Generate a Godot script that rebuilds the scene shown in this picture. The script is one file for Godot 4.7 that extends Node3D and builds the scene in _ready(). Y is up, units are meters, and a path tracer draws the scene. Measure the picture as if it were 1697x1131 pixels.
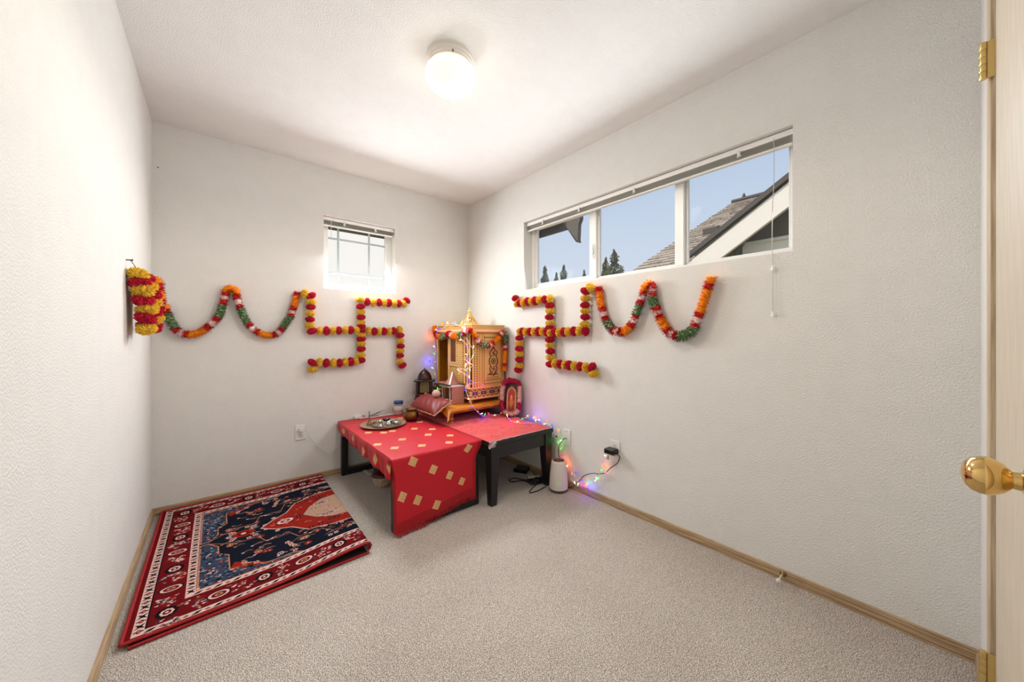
extends Node3D
# A small prayer room. x runs along the back wall (0 = right wall), y up, z towards the viewer (0 = back wall). Metres.

const CAM := Vector3(-1.9814, 1.111, 3.0866)
const YAW := 0.69176
const FOCAL := 590.5
const MID := Vector2(848.5, 555.5)
const ROOM_W := 2.289
const ROOM_H := 2.425
const ROOM_D := 3.17
const T1 := 0.425   # cloth level of the low tables

var rng := RandomNumberGenerator.new()
var mats := {}

# ---------------------------------------------------------------- pixels of the 1697 x 1131 photograph to points on known surfaces
func ray(u: float, v: float) -> Vector3:
	var fw := Vector3(sin(YAW), 0, -cos(YAW))
	var rt := Vector3(cos(YAW), 0, sin(YAW))
	return fw + rt * ((u - MID.x) / FOCAL) + Vector3.UP * ((MID.y - v) / FOCAL)
func on_floor(u: float, v: float, y := 0.0) -> Vector3:
	var d := ray(u, v)
	return CAM + d * ((y - CAM.y) / d.y)
func on_back(u: float, v: float, z := 0.0) -> Vector3:
	var d := ray(u, v)
	return CAM + d * ((z - CAM.z) / d.z)
func on_side(u: float, v: float, x := 0.0) -> Vector3:
	var d := ray(u, v)
	return CAM + d * ((x - CAM.x) / d.x)

# ---------------------------------------------------------------- mesh builder
class Shape:
	var v := PackedVector3Array()
	var n := PackedVector3Array()
	var t := PackedVector2Array()
	var i := PackedInt32Array()
	var x := Transform3D()
	func vert(p: Vector3, nn: Vector3, uv := Vector2.ZERO) -> int:
		v.append(x * p)
		n.append((x.basis * nn).normalized())
		t.append(uv)
		return v.size() - 1
	func add3(a: int, b: int, c: int) -> void:
		if x.basis.determinant() < 0:
			i.append_array([a, c, b])
		else:
			i.append_array([a, b, c])
	func tri(a: Vector3, b: Vector3, c: Vector3) -> void:   # counter-clockwise seen from outside
		var nn := (b - a).cross(c - a).normalized()
		var k := vert(a, nn)
		vert(b, nn)
		vert(c, nn)
		add3(k, k + 2, k + 1)
	func quad(a: Vector3, b: Vector3, c: Vector3, d: Vector3, u0 := Vector2(0, 1), u1 := Vector2(1, 1), u2 := Vector2(1, 0), u3 := Vector2(0, 0)) -> void:
		var nn := (b - a).cross(c - a).normalized()
		if nn == Vector3.ZERO:
			nn = (c - a).cross(d - a).normalized()
		var k := vert(a, nn, u0)
		vert(b, nn, u1)
		vert(c, nn, u2)
		vert(d, nn, u3)
		add3(k, k + 2, k + 1)
		add3(k, k + 3, k + 2)
	func face(k: int, k1: int, k2: int, k3: int) -> void:
		add3(k, k2, k1)
		add3(k, k3, k2)
	func box(lo: Vector3, hi: Vector3, bevel := 0.0) -> void:
		var c := (lo + hi) / 2
		var h := (hi - lo).abs() / 2
		var b: float = minf(bevel, minf(h.x, minf(h.y, h.z)) * 0.9)
		var g := h - Vector3(b, b, b)
		for ax in 3:
			for s in [-1.0, 1.0]:
				var nn := Vector3.ZERO
				nn[ax] = s
				var a1 := (ax + 1) % 3
				var a2 := (ax + 2) % 3
				var q := []
				for k in 4:
					var p := Vector3.ZERO
					p[ax] = h[ax] * s
					p[a1] = g[a1] * ([-1, 1, 1, -1][k]) * s
					p[a2] = g[a2] * ([-1, -1, 1, 1][k])
					q.append(c + p)
				quad(q[0], q[1], q[2], q[3])
		if b <= 0.0:
			return
		for ax in 3:   # twelve chamfers
			var a1 := (ax + 1) % 3
			var a2 := (ax + 2) % 3
			for s1 in [-1.0, 1.0]:
				for s2 in [-1.0, 1.0]:
					var q := []
					for k in 4:
						var p := Vector3.ZERO
						p[ax] = g[ax] * ([-1, 1, 1, -1][k])
						p[a1] = (h[a1] if k < 2 else g[a1]) * s1
						p[a2] = (g[a2] if k < 2 else h[a2]) * s2
						q.append(c + p)
					if s1 * s2 > 0:
						quad(q[0], q[1], q[2], q[3])
					else:
						quad(q[3], q[2], q[1], q[0])
		for s0 in [-1.0, 1.0]:
			for s1 in [-1.0, 1.0]:
				for s2 in [-1.0, 1.0]:
					var p0 := c + Vector3(h.x * s0, g.y * s1, g.z * s2)
					var p1 := c + Vector3(g.x * s0, h.y * s1, g.z * s2)
					var p2 := c + Vector3(g.x * s0, g.y * s1, h.z * s2)
					if s0 * s1 * s2 > 0:
						tri(p0, p1, p2)
					else:
						tri(p0, p2, p1)
	func lathe(profile: Array, segs := 24, sharp := 0.75) -> void:   # profile of Vector2(radius, height), bottom to top
		for k in profile.size() - 1:
			var a: Vector2 = profile[k]
			var b: Vector2 = profile[k + 1]
			if a.distance_to(b) < 1e-6:
				continue
			var d := (b - a).normalized()
			var m := Vector2(d.y, -d.x)
			var ma := m
			var mb := m
			if k > 0:
				var d0: Vector2 = (a - profile[k - 1]).normalized()
				if d0.dot(d) > sharp:
					ma = (m + Vector2(d0.y, -d0.x)).normalized()
			if k + 2 < profile.size():
				var d1: Vector2 = (profile[k + 2] - b).normalized()
				if d1.dot(d) > sharp:
					mb = (m + Vector2(d1.y, -d1.x)).normalized()
			var first := v.size()
			for s in segs + 1:
				var an := TAU * s / segs
				var cs := cos(an)
				var sn := sin(an)
				vert(Vector3(a.x * cs, a.y, -a.x * sn), Vector3(ma.x * cs, ma.y, -ma.x * sn), Vector2(float(s) / segs, a.y))
				vert(Vector3(b.x * cs, b.y, -b.x * sn), Vector3(mb.x * cs, mb.y, -mb.x * sn), Vector2(float(s) / segs, b.y))
			for s in segs:
				var q := first + s * 2
				face(q, q + 2, q + 3, q + 1)
	func tube(path: Array, r: float, segs := 6, r_end := -1.0) -> void:
		var m := path.size()
		if m < 2:
			return
		var up := Vector3.UP
		var first := v.size()
		for k in m:
			var d: Vector3 = (path[mini(k + 1, m - 1)] - path[maxi(k - 1, 0)]).normalized()
			if absf(d.dot(up)) > 0.95:
				up = Vector3.RIGHT if absf(d.x) < 0.8 else Vector3.FORWARD
			var s := d.cross(up).normalized()
			up = s.cross(d).normalized()
			var rr := r if r_end < 0 else lerpf(r, r_end, float(k) / (m - 1))
			for j in segs:
				var an := TAU * j / segs
				var o := s * cos(an) + up * sin(an)
				vert(path[k] + o * rr, o, Vector2(float(j) / segs, float(k) / m))
		for k in m - 1:
			for j in segs:
				var a := first + k * segs + j
				var b := first + k * segs + (j + 1) % segs
				face(a, a + segs, b + segs, b)
		for e in [0, m - 1]:
			var dd: Vector3 = (path[1] - path[0]).normalized() * -1 if e == 0 else (path[m - 1] - path[m - 2]).normalized()
			var k0 := vert(path[e], dd)
			for j in segs:
				vert(v[first + e * segs + j] if x == Transform3D() else x.affine_inverse() * v[first + e * segs + j], dd)
			for j in segs:
				if e == 0:
					add3(k0, k0 + 1 + (j + 1) % segs, k0 + 1 + j)
				else:
					add3(k0, k0 + 1 + j, k0 + 1 + (j + 1) % segs)
	func ball(c: Vector3, r: Vector3, segs := 16, rings := 10) -> void:
		var keep := x
		x = x * Transform3D(Basis.from_scale(r), c)
		var p := []
		for k in rings + 1:
			var a := -PI / 2 + PI * k / rings
			p.append(Vector2(maxf(cos(a), 0.0001), sin(a)))
		lathe(p, segs, -1.0)
		x = keep
	func prism(poly: PackedVector2Array, z0: float, z1: float) -> void:   # polygon in xy, pushed along z
		var ids := Geometry2D.triangulate_polygon(poly)
		for k in range(0, ids.size(), 3):
			var a := poly[ids[k]]
			var b := poly[ids[k + 1]]
			var c := poly[ids[k + 2]]
			if (b - a).cross(c - a) < 0:
				var s := b
				b = c
				c = s
			tri(Vector3(a.x, a.y, z1), Vector3(b.x, b.y, z1), Vector3(c.x, c.y, z1))
			tri(Vector3(a.x, a.y, z0), Vector3(c.x, c.y, z0), Vector3(b.x, b.y, z0))
		var way := 1.0 if not Geometry2D.is_polygon_clockwise(poly) else -1.0
		for k in poly.size():
			var a := poly[k]
			var b := poly[(k + 1) % poly.size()]
			if way > 0:
				quad(Vector3(a.x, a.y, z0), Vector3(b.x, b.y, z0), Vector3(b.x, b.y, z1), Vector3(a.x, a.y, z1))
			else:
				quad(Vector3(b.x, b.y, z0), Vector3(a.x, a.y, z0), Vector3(a.x, a.y, z1), Vector3(b.x, b.y, z1))
	func grid(nu: int, nv: int, f: Callable) -> void:   # smooth sheet, f(a, b) -> Vector3 with a, b in 0..1
		var first := v.size()
		for q in nv + 1:
			for p in nu + 1:
				var a := float(p) / nu
				var b := float(q) / nv
				var e := 0.002
				var pu: Vector3 = f.call(minf(a + e, 1), b) - f.call(maxf(a - e, 0), b)
				var pv: Vector3 = f.call(a, minf(b + e, 1)) - f.call(a, maxf(b - e, 0))
				vert(f.call(a, b), pu.cross(pv).normalized(), Vector2(a, b))
		for q in nv:
			for p in nu:
				var k := first + q * (nu + 1) + p
				face(k, k + 1, k + nu + 2, k + nu + 1)
	func mesh(origin := Vector3.ZERO) -> ArrayMesh:
		var w := v
		if origin != Vector3.ZERO:
			w = PackedVector3Array()
			w.resize(v.size())
			for k in v.size():
				w[k] = v[k] - origin
		var a := []
		a.resize(Mesh.ARRAY_MAX)
		a[Mesh.ARRAY_VERTEX] = w
		a[Mesh.ARRAY_NORMAL] = n
		a[Mesh.ARRAY_TEX_UV] = t
		a[Mesh.ARRAY_INDEX] = i
		var m := ArrayMesh.new()
		m.add_surface_from_arrays(Mesh.PRIMITIVE_TRIANGLES, a)
		return m

# ---------------------------------------------------------------- nodes
var taken := {}
func numbered(called: String) -> String:
	var k: int = taken.get(called, 0)
	taken[called] = k + 1
	return called if k == 0 else "%s_%03d" % [called, k]
func thing(called: String, label: String, category: String, at: Vector3, group := "") -> Node3D:
	var o := Node3D.new()
	o.name = numbered(called)
	add_child(o)
	o.position = at
	o.set_meta("label", label)
	o.set_meta("category", category)
	if group:
		o.set_meta("group", group)
	return o
func world_of(o: Node) -> Vector3:
	var p := Vector3.ZERO
	while o is Node3D and o != self:
		p += o.position
		o = o.get_parent()
	return p
func part(parent: Node, called: String, s: Shape, m: Material) -> MeshInstance3D:   # s in world coordinates
	var o := MeshInstance3D.new()
	o.name = called
	o.mesh = s.mesh(world_of(parent))
	o.material_override = null
	o.mesh.surface_set_material(0, m)
	parent.add_child(o, true)
	return o
func put(parent: Node, called: String, m: Mesh, mat: Material, at: Transform3D) -> MeshInstance3D:   # a shared mesh at a world place
	var o := MeshInstance3D.new()
	o.name = called
	o.mesh = m
	o.set_surface_override_material(0, mat)
	parent.add_child(o, true)
	o.transform = Transform3D(at.basis, at.origin - world_of(parent))
	return o
func structure(called: String, s: Shape, m: Material, label := "") -> MeshInstance3D:
	var o := MeshInstance3D.new()
	o.name = called
	o.mesh = s.mesh()
	o.mesh.surface_set_material(0, m)
	o.set_meta("kind", "structure")
	if label:
		o.set_meta("label", label)
	add_child(o)
	return o
func solo(called: String, label: String, category: String, s: Shape, m: Material, at: Vector3, group := "") -> MeshInstance3D:
	var o := MeshInstance3D.new()
	o.name = numbered(called)
	o.mesh = s.mesh(at)
	o.mesh.surface_set_material(0, m)
	o.position = at
	o.set_meta("label", label)
	o.set_meta("category", category)
	if group:
		o.set_meta("group", group)
	add_child(o)
	return o

# ---------------------------------------------------------------- materials
func mat(called: String, c: Color, rough := 0.7, metal := 0.0) -> StandardMaterial3D:
	if mats.has(called):
		return mats[called]
	var m := StandardMaterial3D.new()
	m.resource_name = called
	m.albedo_color = c
	m.roughness = rough
	m.metallic = metal
	mats[called] = m
	return m
func glow(called: String, c: Color, energy: float) -> StandardMaterial3D:
	var m := mat(called, c, 0.4)
	m.emission_enabled = true
	m.emission = c
	m.emission_energy_multiplier = energy
	return m
func noise_tex(freq: float, kind: int, octaves: int, a: Color, b: Color, size := 512, sd := 1) -> NoiseTexture2D:
	var n := FastNoiseLite.new()
	n.noise_type = kind
	n.frequency = freq
	n.fractal_octaves = octaves
	n.seed = sd
	var t := NoiseTexture2D.new()
	t.width = size
	t.height = size
	t.seamless = true
	t.noise = n
	var g := Gradient.new()
	g.set_color(0, a)
	g.set_color(1, b)
	g.set_offset(0, 0.2)
	g.set_offset(1, 0.8)
	t.color_ramp = g
	return t
func textured(called: String, tex: Texture2D, rough: float, scale: Vector3, world := true) -> StandardMaterial3D:
	var m := mat(called, Color.WHITE, rough)
	m.albedo_texture = tex
	m.uv1_triplanar = true
	m.uv1_world_triplanar = world
	m.uv1_scale = scale
	return m
func relief(m: StandardMaterial3D, tex: Texture2D, height: float) -> StandardMaterial3D:
	m.heightmap_enabled = true
	m.heightmap_texture = tex
	m.heightmap_scale = height
	return m

# ---------------------------------------------------------------- painting on images
func disc(im: Image, c: Vector2, r: Vector2, col: Color) -> void:
	for y in range(maxi(0, int(c.y - r.y)), mini(im.get_height(), int(c.y + r.y) + 2)):
		for x in range(maxi(0, int(c.x - r.x)), mini(im.get_width(), int(c.x + r.x) + 2)):
			if ((x - c.x) / r.x) ** 2 + ((y - c.y) / r.y) ** 2 <= 1.0:
				im.set_pixel(x, y, col)
func stroke(im: Image, a: Vector2, b: Vector2, w: float, col: Color) -> void:
	var steps := int(a.distance_to(b) / maxf(0.5, w * 0.4)) + 1
	for k in steps + 1:
		disc(im, a.lerp(b, float(k) / steps), Vector2(w / 2, w / 2), col)
func shape_fill(im: Image, poly: PackedVector2Array, col: Color) -> void:
	var lo := poly[0]
	var hi := poly[0]
	for p in poly:
		lo = lo.min(p)
		hi = hi.max(p)
	for y in range(maxi(0, int(lo.y)), mini(im.get_height(), int(hi.y) + 2)):
		for x in range(maxi(0, int(lo.x)), mini(im.get_width(), int(hi.x) + 2)):
			if Geometry2D.is_point_in_polygon(Vector2(x, y), poly):
				im.set_pixel(x, y, col)
func outline(im: Image, poly: PackedVector2Array, w: float, col: Color) -> void:
	for k in poly.size():
		stroke(im, poly[k], poly[(k + 1) % poly.size()], w, col)
func flower(im: Image, c: Vector2, r: float, petals: int, outer: Color, inner: Color, core: Color, sq := Vector2.ONE) -> void:
	for k in petals:
		var a := TAU * k / petals
		disc(im, c + Vector2(cos(a), sin(a)) * r * 0.62 * sq, Vector2(r, r) * 0.36 * sq, outer)
	disc(im, c, Vector2(r, r) * 0.58 * sq, inner)
	disc(im, c, Vector2(r, r) * 0.25 * sq, core)

func smooth_path(pts: Array, per := 6) -> Array:   # Catmull-Rom through the points
	var out := []
	for k in pts.size() - 1:
		var p0: Vector3 = pts[maxi(k - 1, 0)]
		var p1: Vector3 = pts[k]
		var p2: Vector3 = pts[k + 1]
		var p3: Vector3 = pts[mini(k + 2, pts.size() - 1)]
		for j in per:
			out.append(p1.cubic_interpolate(p2, p0, p3, float(j) / per))
	out.append(pts[-1])
	return out

func _ready() -> void:
	rng.seed = 7
	# camera: the lens is shifted so that uprights stay upright
	var cam := Camera3D.new()
	cam.name = "camera"
	cam.projection = Camera3D.PROJECTION_FRUSTUM
	cam.near = 0.02
	cam.far = 300.0
	cam.size = 1131.0 / FOCAL * cam.near
	cam.frustum_offset = Vector2(0, -(565.5 - MID.y) / FOCAL * cam.near)
	cam.position = CAM
	cam.rotation = Vector3(0, -YAW, 0)
	add_child(cam)
	cam.current = true
	var we := WorldEnvironment.new()
	we.name = "environment"
	var env := Environment.new()
	env.background_mode = Environment.BG_SKY
	env.tonemap_mode = Environment.TONE_MAPPER_LINEAR
	env.tonemap_exposure = 1.05
	env.sdfgi_enabled = true
	env.ssao_enabled = true
	env.ssil_enabled = true
	env.sky = Sky.new()
	env.sky.sky_material = day_sky()
	we.environment = env
	add_child(we)
	# the sun stands high behind the back wall; an added eave keeps it off the small window
	var sun := DirectionalLight3D.new()
	sun.name = "sun"
	sun.light_color = Color(1.0, 0.97, 0.93)
	sun.light_energy = 1.1
	sun.light_angular_distance = 0.5
	sun.shadow_enabled = true
	sun.basis = Basis.looking_at(-SUN_DIR)
	add_child(sun)
	# daylight that comes in at the two windows
	window_light("daylight_wide_window", Vector3(-0.002, 1.75, 1.755), Vector2(1.70, 0.42), Vector3(-0.98, -0.17, 0), 1.6, Color(0.95, 0.98, 1.0))
	window_light("daylight_small_window", Vector3(-1.05, 1.75, 0.002), Vector2(0.5, 0.42), Vector3(0, -0.5, 0.866), 2.6, Color(0.965, 0.985, 1.0))
	room()
	window_small()
	window_wide()
	door()
	ceiling_lamp()
	outdoors()
	rug()
	tables()
	table_things()
	altar()
	garlands()
	string_lights()
	wall_fittings()

const SUN_DIR := Vector3(-0.45, 0.68, -0.58)

func window_light(called: String, at: Vector3, size: Vector2, towards: Vector3, energy: float, c: Color) -> void:
	var l := AreaLight3D.new()
	l.name = called
	l.area_size = size
	l.light_energy = energy
	l.light_color = c
	l.area_range = 8.0
	l.shadow_enabled = true
	l.transform = Transform3D(Basis.looking_at(towards), at)
	add_child(l)

func day_sky() -> PanoramaSkyMaterial:
	# pale blue air, whiter towards the horizon, and a veil of bright thin cloud round the sun
	var im := Image.create(512, 256, false, Image.FORMAT_RGBF)
	var n := FastNoiseLite.new()
	n.seed = 5
	n.frequency = 1.1
	n.fractal_octaves = 4
	for y in 256:
		var el := PI / 2 - PI * (y + 0.5) / 256
		for x in 512:
			var az := TAU * (x + 0.5) / 512
			var d := Vector3(sin(az) * cos(el), sin(el), -cos(az) * cos(el))
			var h := clampf(sin(el), 0, 1)
			var c := Vector3(0.70, 0.755, 0.82).lerp(Vector3(0.35, 0.49, 0.72), clampf(pow(h, 0.75) * 1.3, 0, 1))
			if el < 0:
				c = Vector3(0.33, 0.33, 0.30)
			else:
				var ang := rad_to_deg(acos(clampf(d.dot(SUN_DIR.normalized()), -1, 1))) + n.get_noise_3dv(d * 2.0) * 6.0
				var veil := smoothstep(70.0, 58.0, ang)
				c = c.lerp(Vector3(0.90, 0.875, 0.84), veil)
			im.set_pixel(x, y, Color(c.x, c.y, c.z))
	var m := PanoramaSkyMaterial.new()
	m.panorama = ImageTexture.create_from_image(im)
	return m

# ================================================================ the room
func room() -> void:
	var peel := noise_tex(0.06, FastNoiseLite.TYPE_SIMPLEX_SMOOTH, 2, Color.BLACK, Color.WHITE, 1024, 3)
	var wall := textured("wall_paint", noise_tex(0.01, FastNoiseLite.TYPE_SIMPLEX, 3, Color(0.876, 0.866, 0.846), Color(0.884, 0.874, 0.854), 256, 9), 0.85, Vector3(1.9, 1.9, 1.9))
	relief(wall, peel, 0.10)
	var ceil := textured("ceiling_paint", noise_tex(0.01, FastNoiseLite.TYPE_SIMPLEX, 3, Color(0.902, 0.896, 0.884), Color(0.910, 0.904, 0.892), 256, 19), 0.9, Vector3(1.9, 1.9, 1.9))
	relief(ceil, peel, 0.09)
	var W := ROOM_W
	var H := ROOM_H
	var D := ROOM_D
	var e := 0.16
	# carpet: a low pile of twisted yarn
	var yarn := noise_tex(0.40, FastNoiseLite.TYPE_SIMPLEX, 2, Color(0.45, 0.415, 0.387), Color(0.98, 0.93, 0.88), 2048, 21)
	yarn.seamless = false
	var tufts := noise_tex(0.40, FastNoiseLite.TYPE_SIMPLEX, 2, Color.BLACK, Color.WHITE, 2048, 22)
	tufts.seamless = false
	yarn.color_ramp.set_offset(0, 0.33)
	yarn.color_ramp.set_offset(1, 0.67)
	var carpet := textured("carpet", yarn, 0.97, Vector3(0.3, 0.3, 0.3))
	relief(carpet, tufts, 0.3)
	carpet.detail_enabled = true
	carpet.detail_albedo = noise_tex(0.012, FastNoiseLite.TYPE_SIMPLEX, 3, Color(0.965, 0.96, 0.957), Color(1, 1, 1), 256, 23)
	carpet.detail_blend_mode = BaseMaterial3D.BLEND_MODE_MUL
	carpet.detail_uv_layer = BaseMaterial3D.DETAIL_UV_2
	carpet.uv2_triplanar = true
	carpet.uv2_world_triplanar = true
	carpet.uv2_scale = Vector3(0.3, 0.3, 0.3)
	var s := Shape.new()
	s.box(Vector3(-W - e, -0.12, -e), Vector3(e, 0, D + e))
	structure("floor", s, carpet, "beige cut pile carpet")
	s = Shape.new()
	s.box(Vector3(-W - e, H, -e), Vector3(e, H + 0.12, D + e))
	structure("ceiling", s, ceil, "off white textured ceiling")
	# back wall with the small window
	s = Shape.new()
	holed(s, Vector3(-W - e, 0, -e), Vector3(0, H, 0), 0, -1.338, -0.765, 1.478, 2.054)
	structure("wall_back", s, wall, "cream textured wall with small window")
	s = Shape.new()
	holed(s, Vector3(0, 0, -e), Vector3(e, H, D + e), 2, 0.850, 2.661, 1.4875, 2.053)
	structure("wall_right", s, wall, "cream textured wall with wide window")
	s = Shape.new()
	s.box(Vector3(-W - e, 0, 0), Vector3(-W, H, D + e))
	structure("wall_left", s, wall, "plain cream textured wall")
	s = Shape.new()
	s.box(Vector3(-W, 0, D), Vector3(-1.19, H, D + 0.12))
	s.box(Vector3(-0.55, 0, D), Vector3(0, H, D + 0.12))
	s.box(Vector3(-1.19, 2.04, D), Vector3(-0.55, H, D + 0.12))
	structure("wall_front", s, wall, "cream textured wall round the door")
	# baseboards: a grooved oak profile
	var prof := PackedVector2Array([Vector2(0, 0), Vector2(0.013, 0), Vector2(0.013, 0.0065), Vector2(0.0085, 0.0082), Vector2(0.0125, 0.0105), Vector2(0.0125, 0.026), Vector2(0.0078, 0.0280), Vector2(0.0115, 0.0305), Vector2(0.011, 0.0365), Vector2(0.006, 0.0380), Vector2(0.0075, 0.042), Vector2(0.004, 0.046), Vector2(0, 0.046)])
	var oakt := noise_tex(0.012, FastNoiseLite.TYPE_SIMPLEX, 4, Color(0.60, 0.49, 0.365), Color(0.74, 0.63, 0.49), 512, 31)
	var oak_x := textured("oak_along_x", oakt, 0.45, Vector3(0.6, 14, 14))
	var oak_z := textured("oak_along_z", oakt, 0.45, Vector3(14, 14, 0.6))
	s = Shape.new()   # each runs along local x with its back at local z = 0
	s.x = Transform3D(Basis(Vector3(0, 0, 1), Vector3(0, 1, 0), Vector3(-1, 0, 0)), Vector3.ZERO)
	s.prism(prof, 0.0, W)
	structure("baseboard_back", s, oak_x, "oak baseboard along the back wall")
	s = Shape.new()
	s.x = Transform3D(Basis(Vector3(-1, 0, 0), Vector3(0, 1, 0), Vector3(0, 0, -1)), Vector3(0, 0, D))
	s.prism(prof, 0.0, D)
	structure("baseboard_right", s, oak_z, "oak baseboard under the wide window")
	s = Shape.new()
	s.x = Transform3D(Basis(Vector3(1, 0, 0), Vector3(0, 1, 0), Vector3(0, 0, 1)), Vector3(-W, 0, 0))
	s.prism(prof, 0.0, D)
	structure("baseboard_left", s, oak_z, "oak baseboard along the left wall")
	s = Shape.new()
	s.x = Transform3D(Basis(Vector3(0, 0, -1), Vector3(0, 1, 0), Vector3(1, 0, 0)), Vector3(-0.485, 0, D))
	s.prism(prof, 0.0, 0.485)
	structure("baseboard_front", s, oak_x, "short oak baseboard beside the door")

func holed(s: Shape, lo: Vector3, hi: Vector3, along: int, a0: float, a1: float, y0: float, y1: float) -> void:
	var p := lo
	var q := hi
	q.y = y0
	s.box(p, q)
	p.y = y1
	q.y = hi.y
	s.box(p, q)
	p.y = y0
	q.y = y1
	q[along] = a0
	s.box(p, q)
	q = hi
	q.y = y1
	p[along] = a1
	s.box(p, q)

# ================================================================ windows (built in a frame of their own: a runs along the wall, y up, d outwards)
func vinyl() -> Material:
	return mat("white_vinyl", Color(0.93, 0.925, 0.91), 0.35)
func pane_glass() -> Material:
	var m := mat("window_glass", Color(1, 1, 1, 0.03), 0.02)
	m.transparency = BaseMaterial3D.TRANSPARENCY_ALPHA
	m.metallic_specular = 0.1
	return m
func ring(s: Shape, a0: float, a1: float, y0: float, y1: float, w: float, d0: float, d1: float, bevel := 0.003) -> void:
	s.box(Vector3(a0, y0, d0), Vector3(a1, y0 + w, d1), bevel)
	s.box(Vector3(a0, y1 - w, d0), Vector3(a1, y1, d1), bevel)
	s.box(Vector3(a0, y0 + w, d0), Vector3(a0 + w, y1 - w, d1), bevel)
	s.box(Vector3(a1 - w, y0 + w, d0), Vector3(a1, y1 - w, d1), bevel)
func window_root(called: String, label: String) -> Node3D:
	var o := Node3D.new()
	o.name = called
	o.set_meta("kind", "structure")
	o.set_meta("label", label)
	add_child(o)
	return o

func window_small() -> void:
	var o := window_root("window_1", "small square window with white grille bars")
	var fx := Transform3D(Basis(Vector3(1, 0, 0), Vector3(0, 1, 0), Vector3(0, 0, -1)), Vector3.ZERO)   # local z = outwards
	var s := Shape.new()
	s.x = fx
	ring(s, -1.338, -0.765, 1.478, 2.054, 0.030, 0.088, 0.150)
	part(o, "frame", s, vinyl())
	s = Shape.new()
	s.x = fx
	ring(s, -1.309, -0.794, 1.507, 2.025, 0.024, 0.094, 0.125)
	part(o, "sash", s, vinyl())
	var gx := [-1.285, -1.205, -0.955, -0.818]
	var gy := [1.531, 1.622, 1.905, 2.001]
	s = Shape.new()
	s.x = fx
	s.quad(Vector3(-1.29, 1.526, 0.112), Vector3(-0.813, 1.526, 0.112), Vector3(-0.813, 2.006, 0.112), Vector3(-1.29, 2.006, 0.112))
	part(o, "pane", s, pane_glass())
	var bar := mat("grille_bar", Color(0.66, 0.70, 0.72), 0.4)  # white bars; their backlit shade is put into this darker grey
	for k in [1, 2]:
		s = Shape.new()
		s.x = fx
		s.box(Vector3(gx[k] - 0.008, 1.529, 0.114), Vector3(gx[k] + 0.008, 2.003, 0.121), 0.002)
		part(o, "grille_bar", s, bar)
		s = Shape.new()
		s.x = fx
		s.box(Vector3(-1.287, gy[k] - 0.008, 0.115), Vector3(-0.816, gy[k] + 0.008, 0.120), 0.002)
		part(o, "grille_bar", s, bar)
	blind("window_blind", "raised white mini blind at the small back window", fx, -1.334, -0.769, 2.050, [-1.18, -0.93], -1.280, 0.0)

func window_wide() -> void:
	var o := window_root("window_2", "wide three part sliding window with white vinyl frame")
	var fx := Transform3D(Basis(Vector3(0, 0, 1), Vector3(0, 1, 0), Vector3(1, 0, 0)), Vector3.ZERO)   # local x = world z, local z = outwards
	var s := Shape.new()
	s.x = fx
	ring(s, 0.850, 2.661, 1.4875, 2.053, 0.026, 0.088, 0.155)
	part(o, "frame", s, vinyl())
	for m in [[1.500, 0.020, 0.092], [2.112, 0.026, 0.090]]:
		s = Shape.new()
		s.x = fx
		s.box(Vector3(m[0] - m[1], 1.513, m[2]), Vector3(m[0] + m[1], 2.027, 0.150), 0.004)
		part(o, "mullion", s, vinyl())
	var spans := [[0.876, 1.482, 0.030, 0.100], [1.520, 2.087, 0.014, 0.112], [2.138, 2.635, 0.014, 0.112]]
	for w in spans:
		s = Shape.new()
		s.x = fx
		ring(s, w[0], w[1], 1.5135, 2.027, w[2], w[3], w[3] + 0.022)
		var sash := part(o, "sash", s, vinyl())
		s = Shape.new()
		s.x = fx
		var zz: float = w[3] + 0.012
		s.quad(Vector3(w[0] + 0.01, 1.52, zz), Vector3(w[1] - 0.01, 1.52, zz), Vector3(w[1] - 0.01, 2.02, zz), Vector3(w[0] + 0.01, 2.02, zz))
		part(sash, "pane", s, pane_glass())
	# the latch on the left mullion: an oval cup with a lever
	s = Shape.new()
	s.x = fx
	var lp := []
	for k in 17:
		lp.append(Vector3(1.497 + 0.011 * cos(TAU * k / 16), 1.71 + 0.052 * sin(TAU * k / 16), 0.090))
	s.tube(lp, 0.004, 6)
	s.box(Vector3(1.490, 1.690, 0.080), Vector3(1.500, 1.735, 0.092), 0.003)
	part(o, "latch", s, vinyl())
	blind("window_blind", "raised white mini blind across the top of the wide window", fx, 0.854, 2.657, 2.049, [1.05, 1.42, 1.86, 2.44], -1.0, 2.585)

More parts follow.
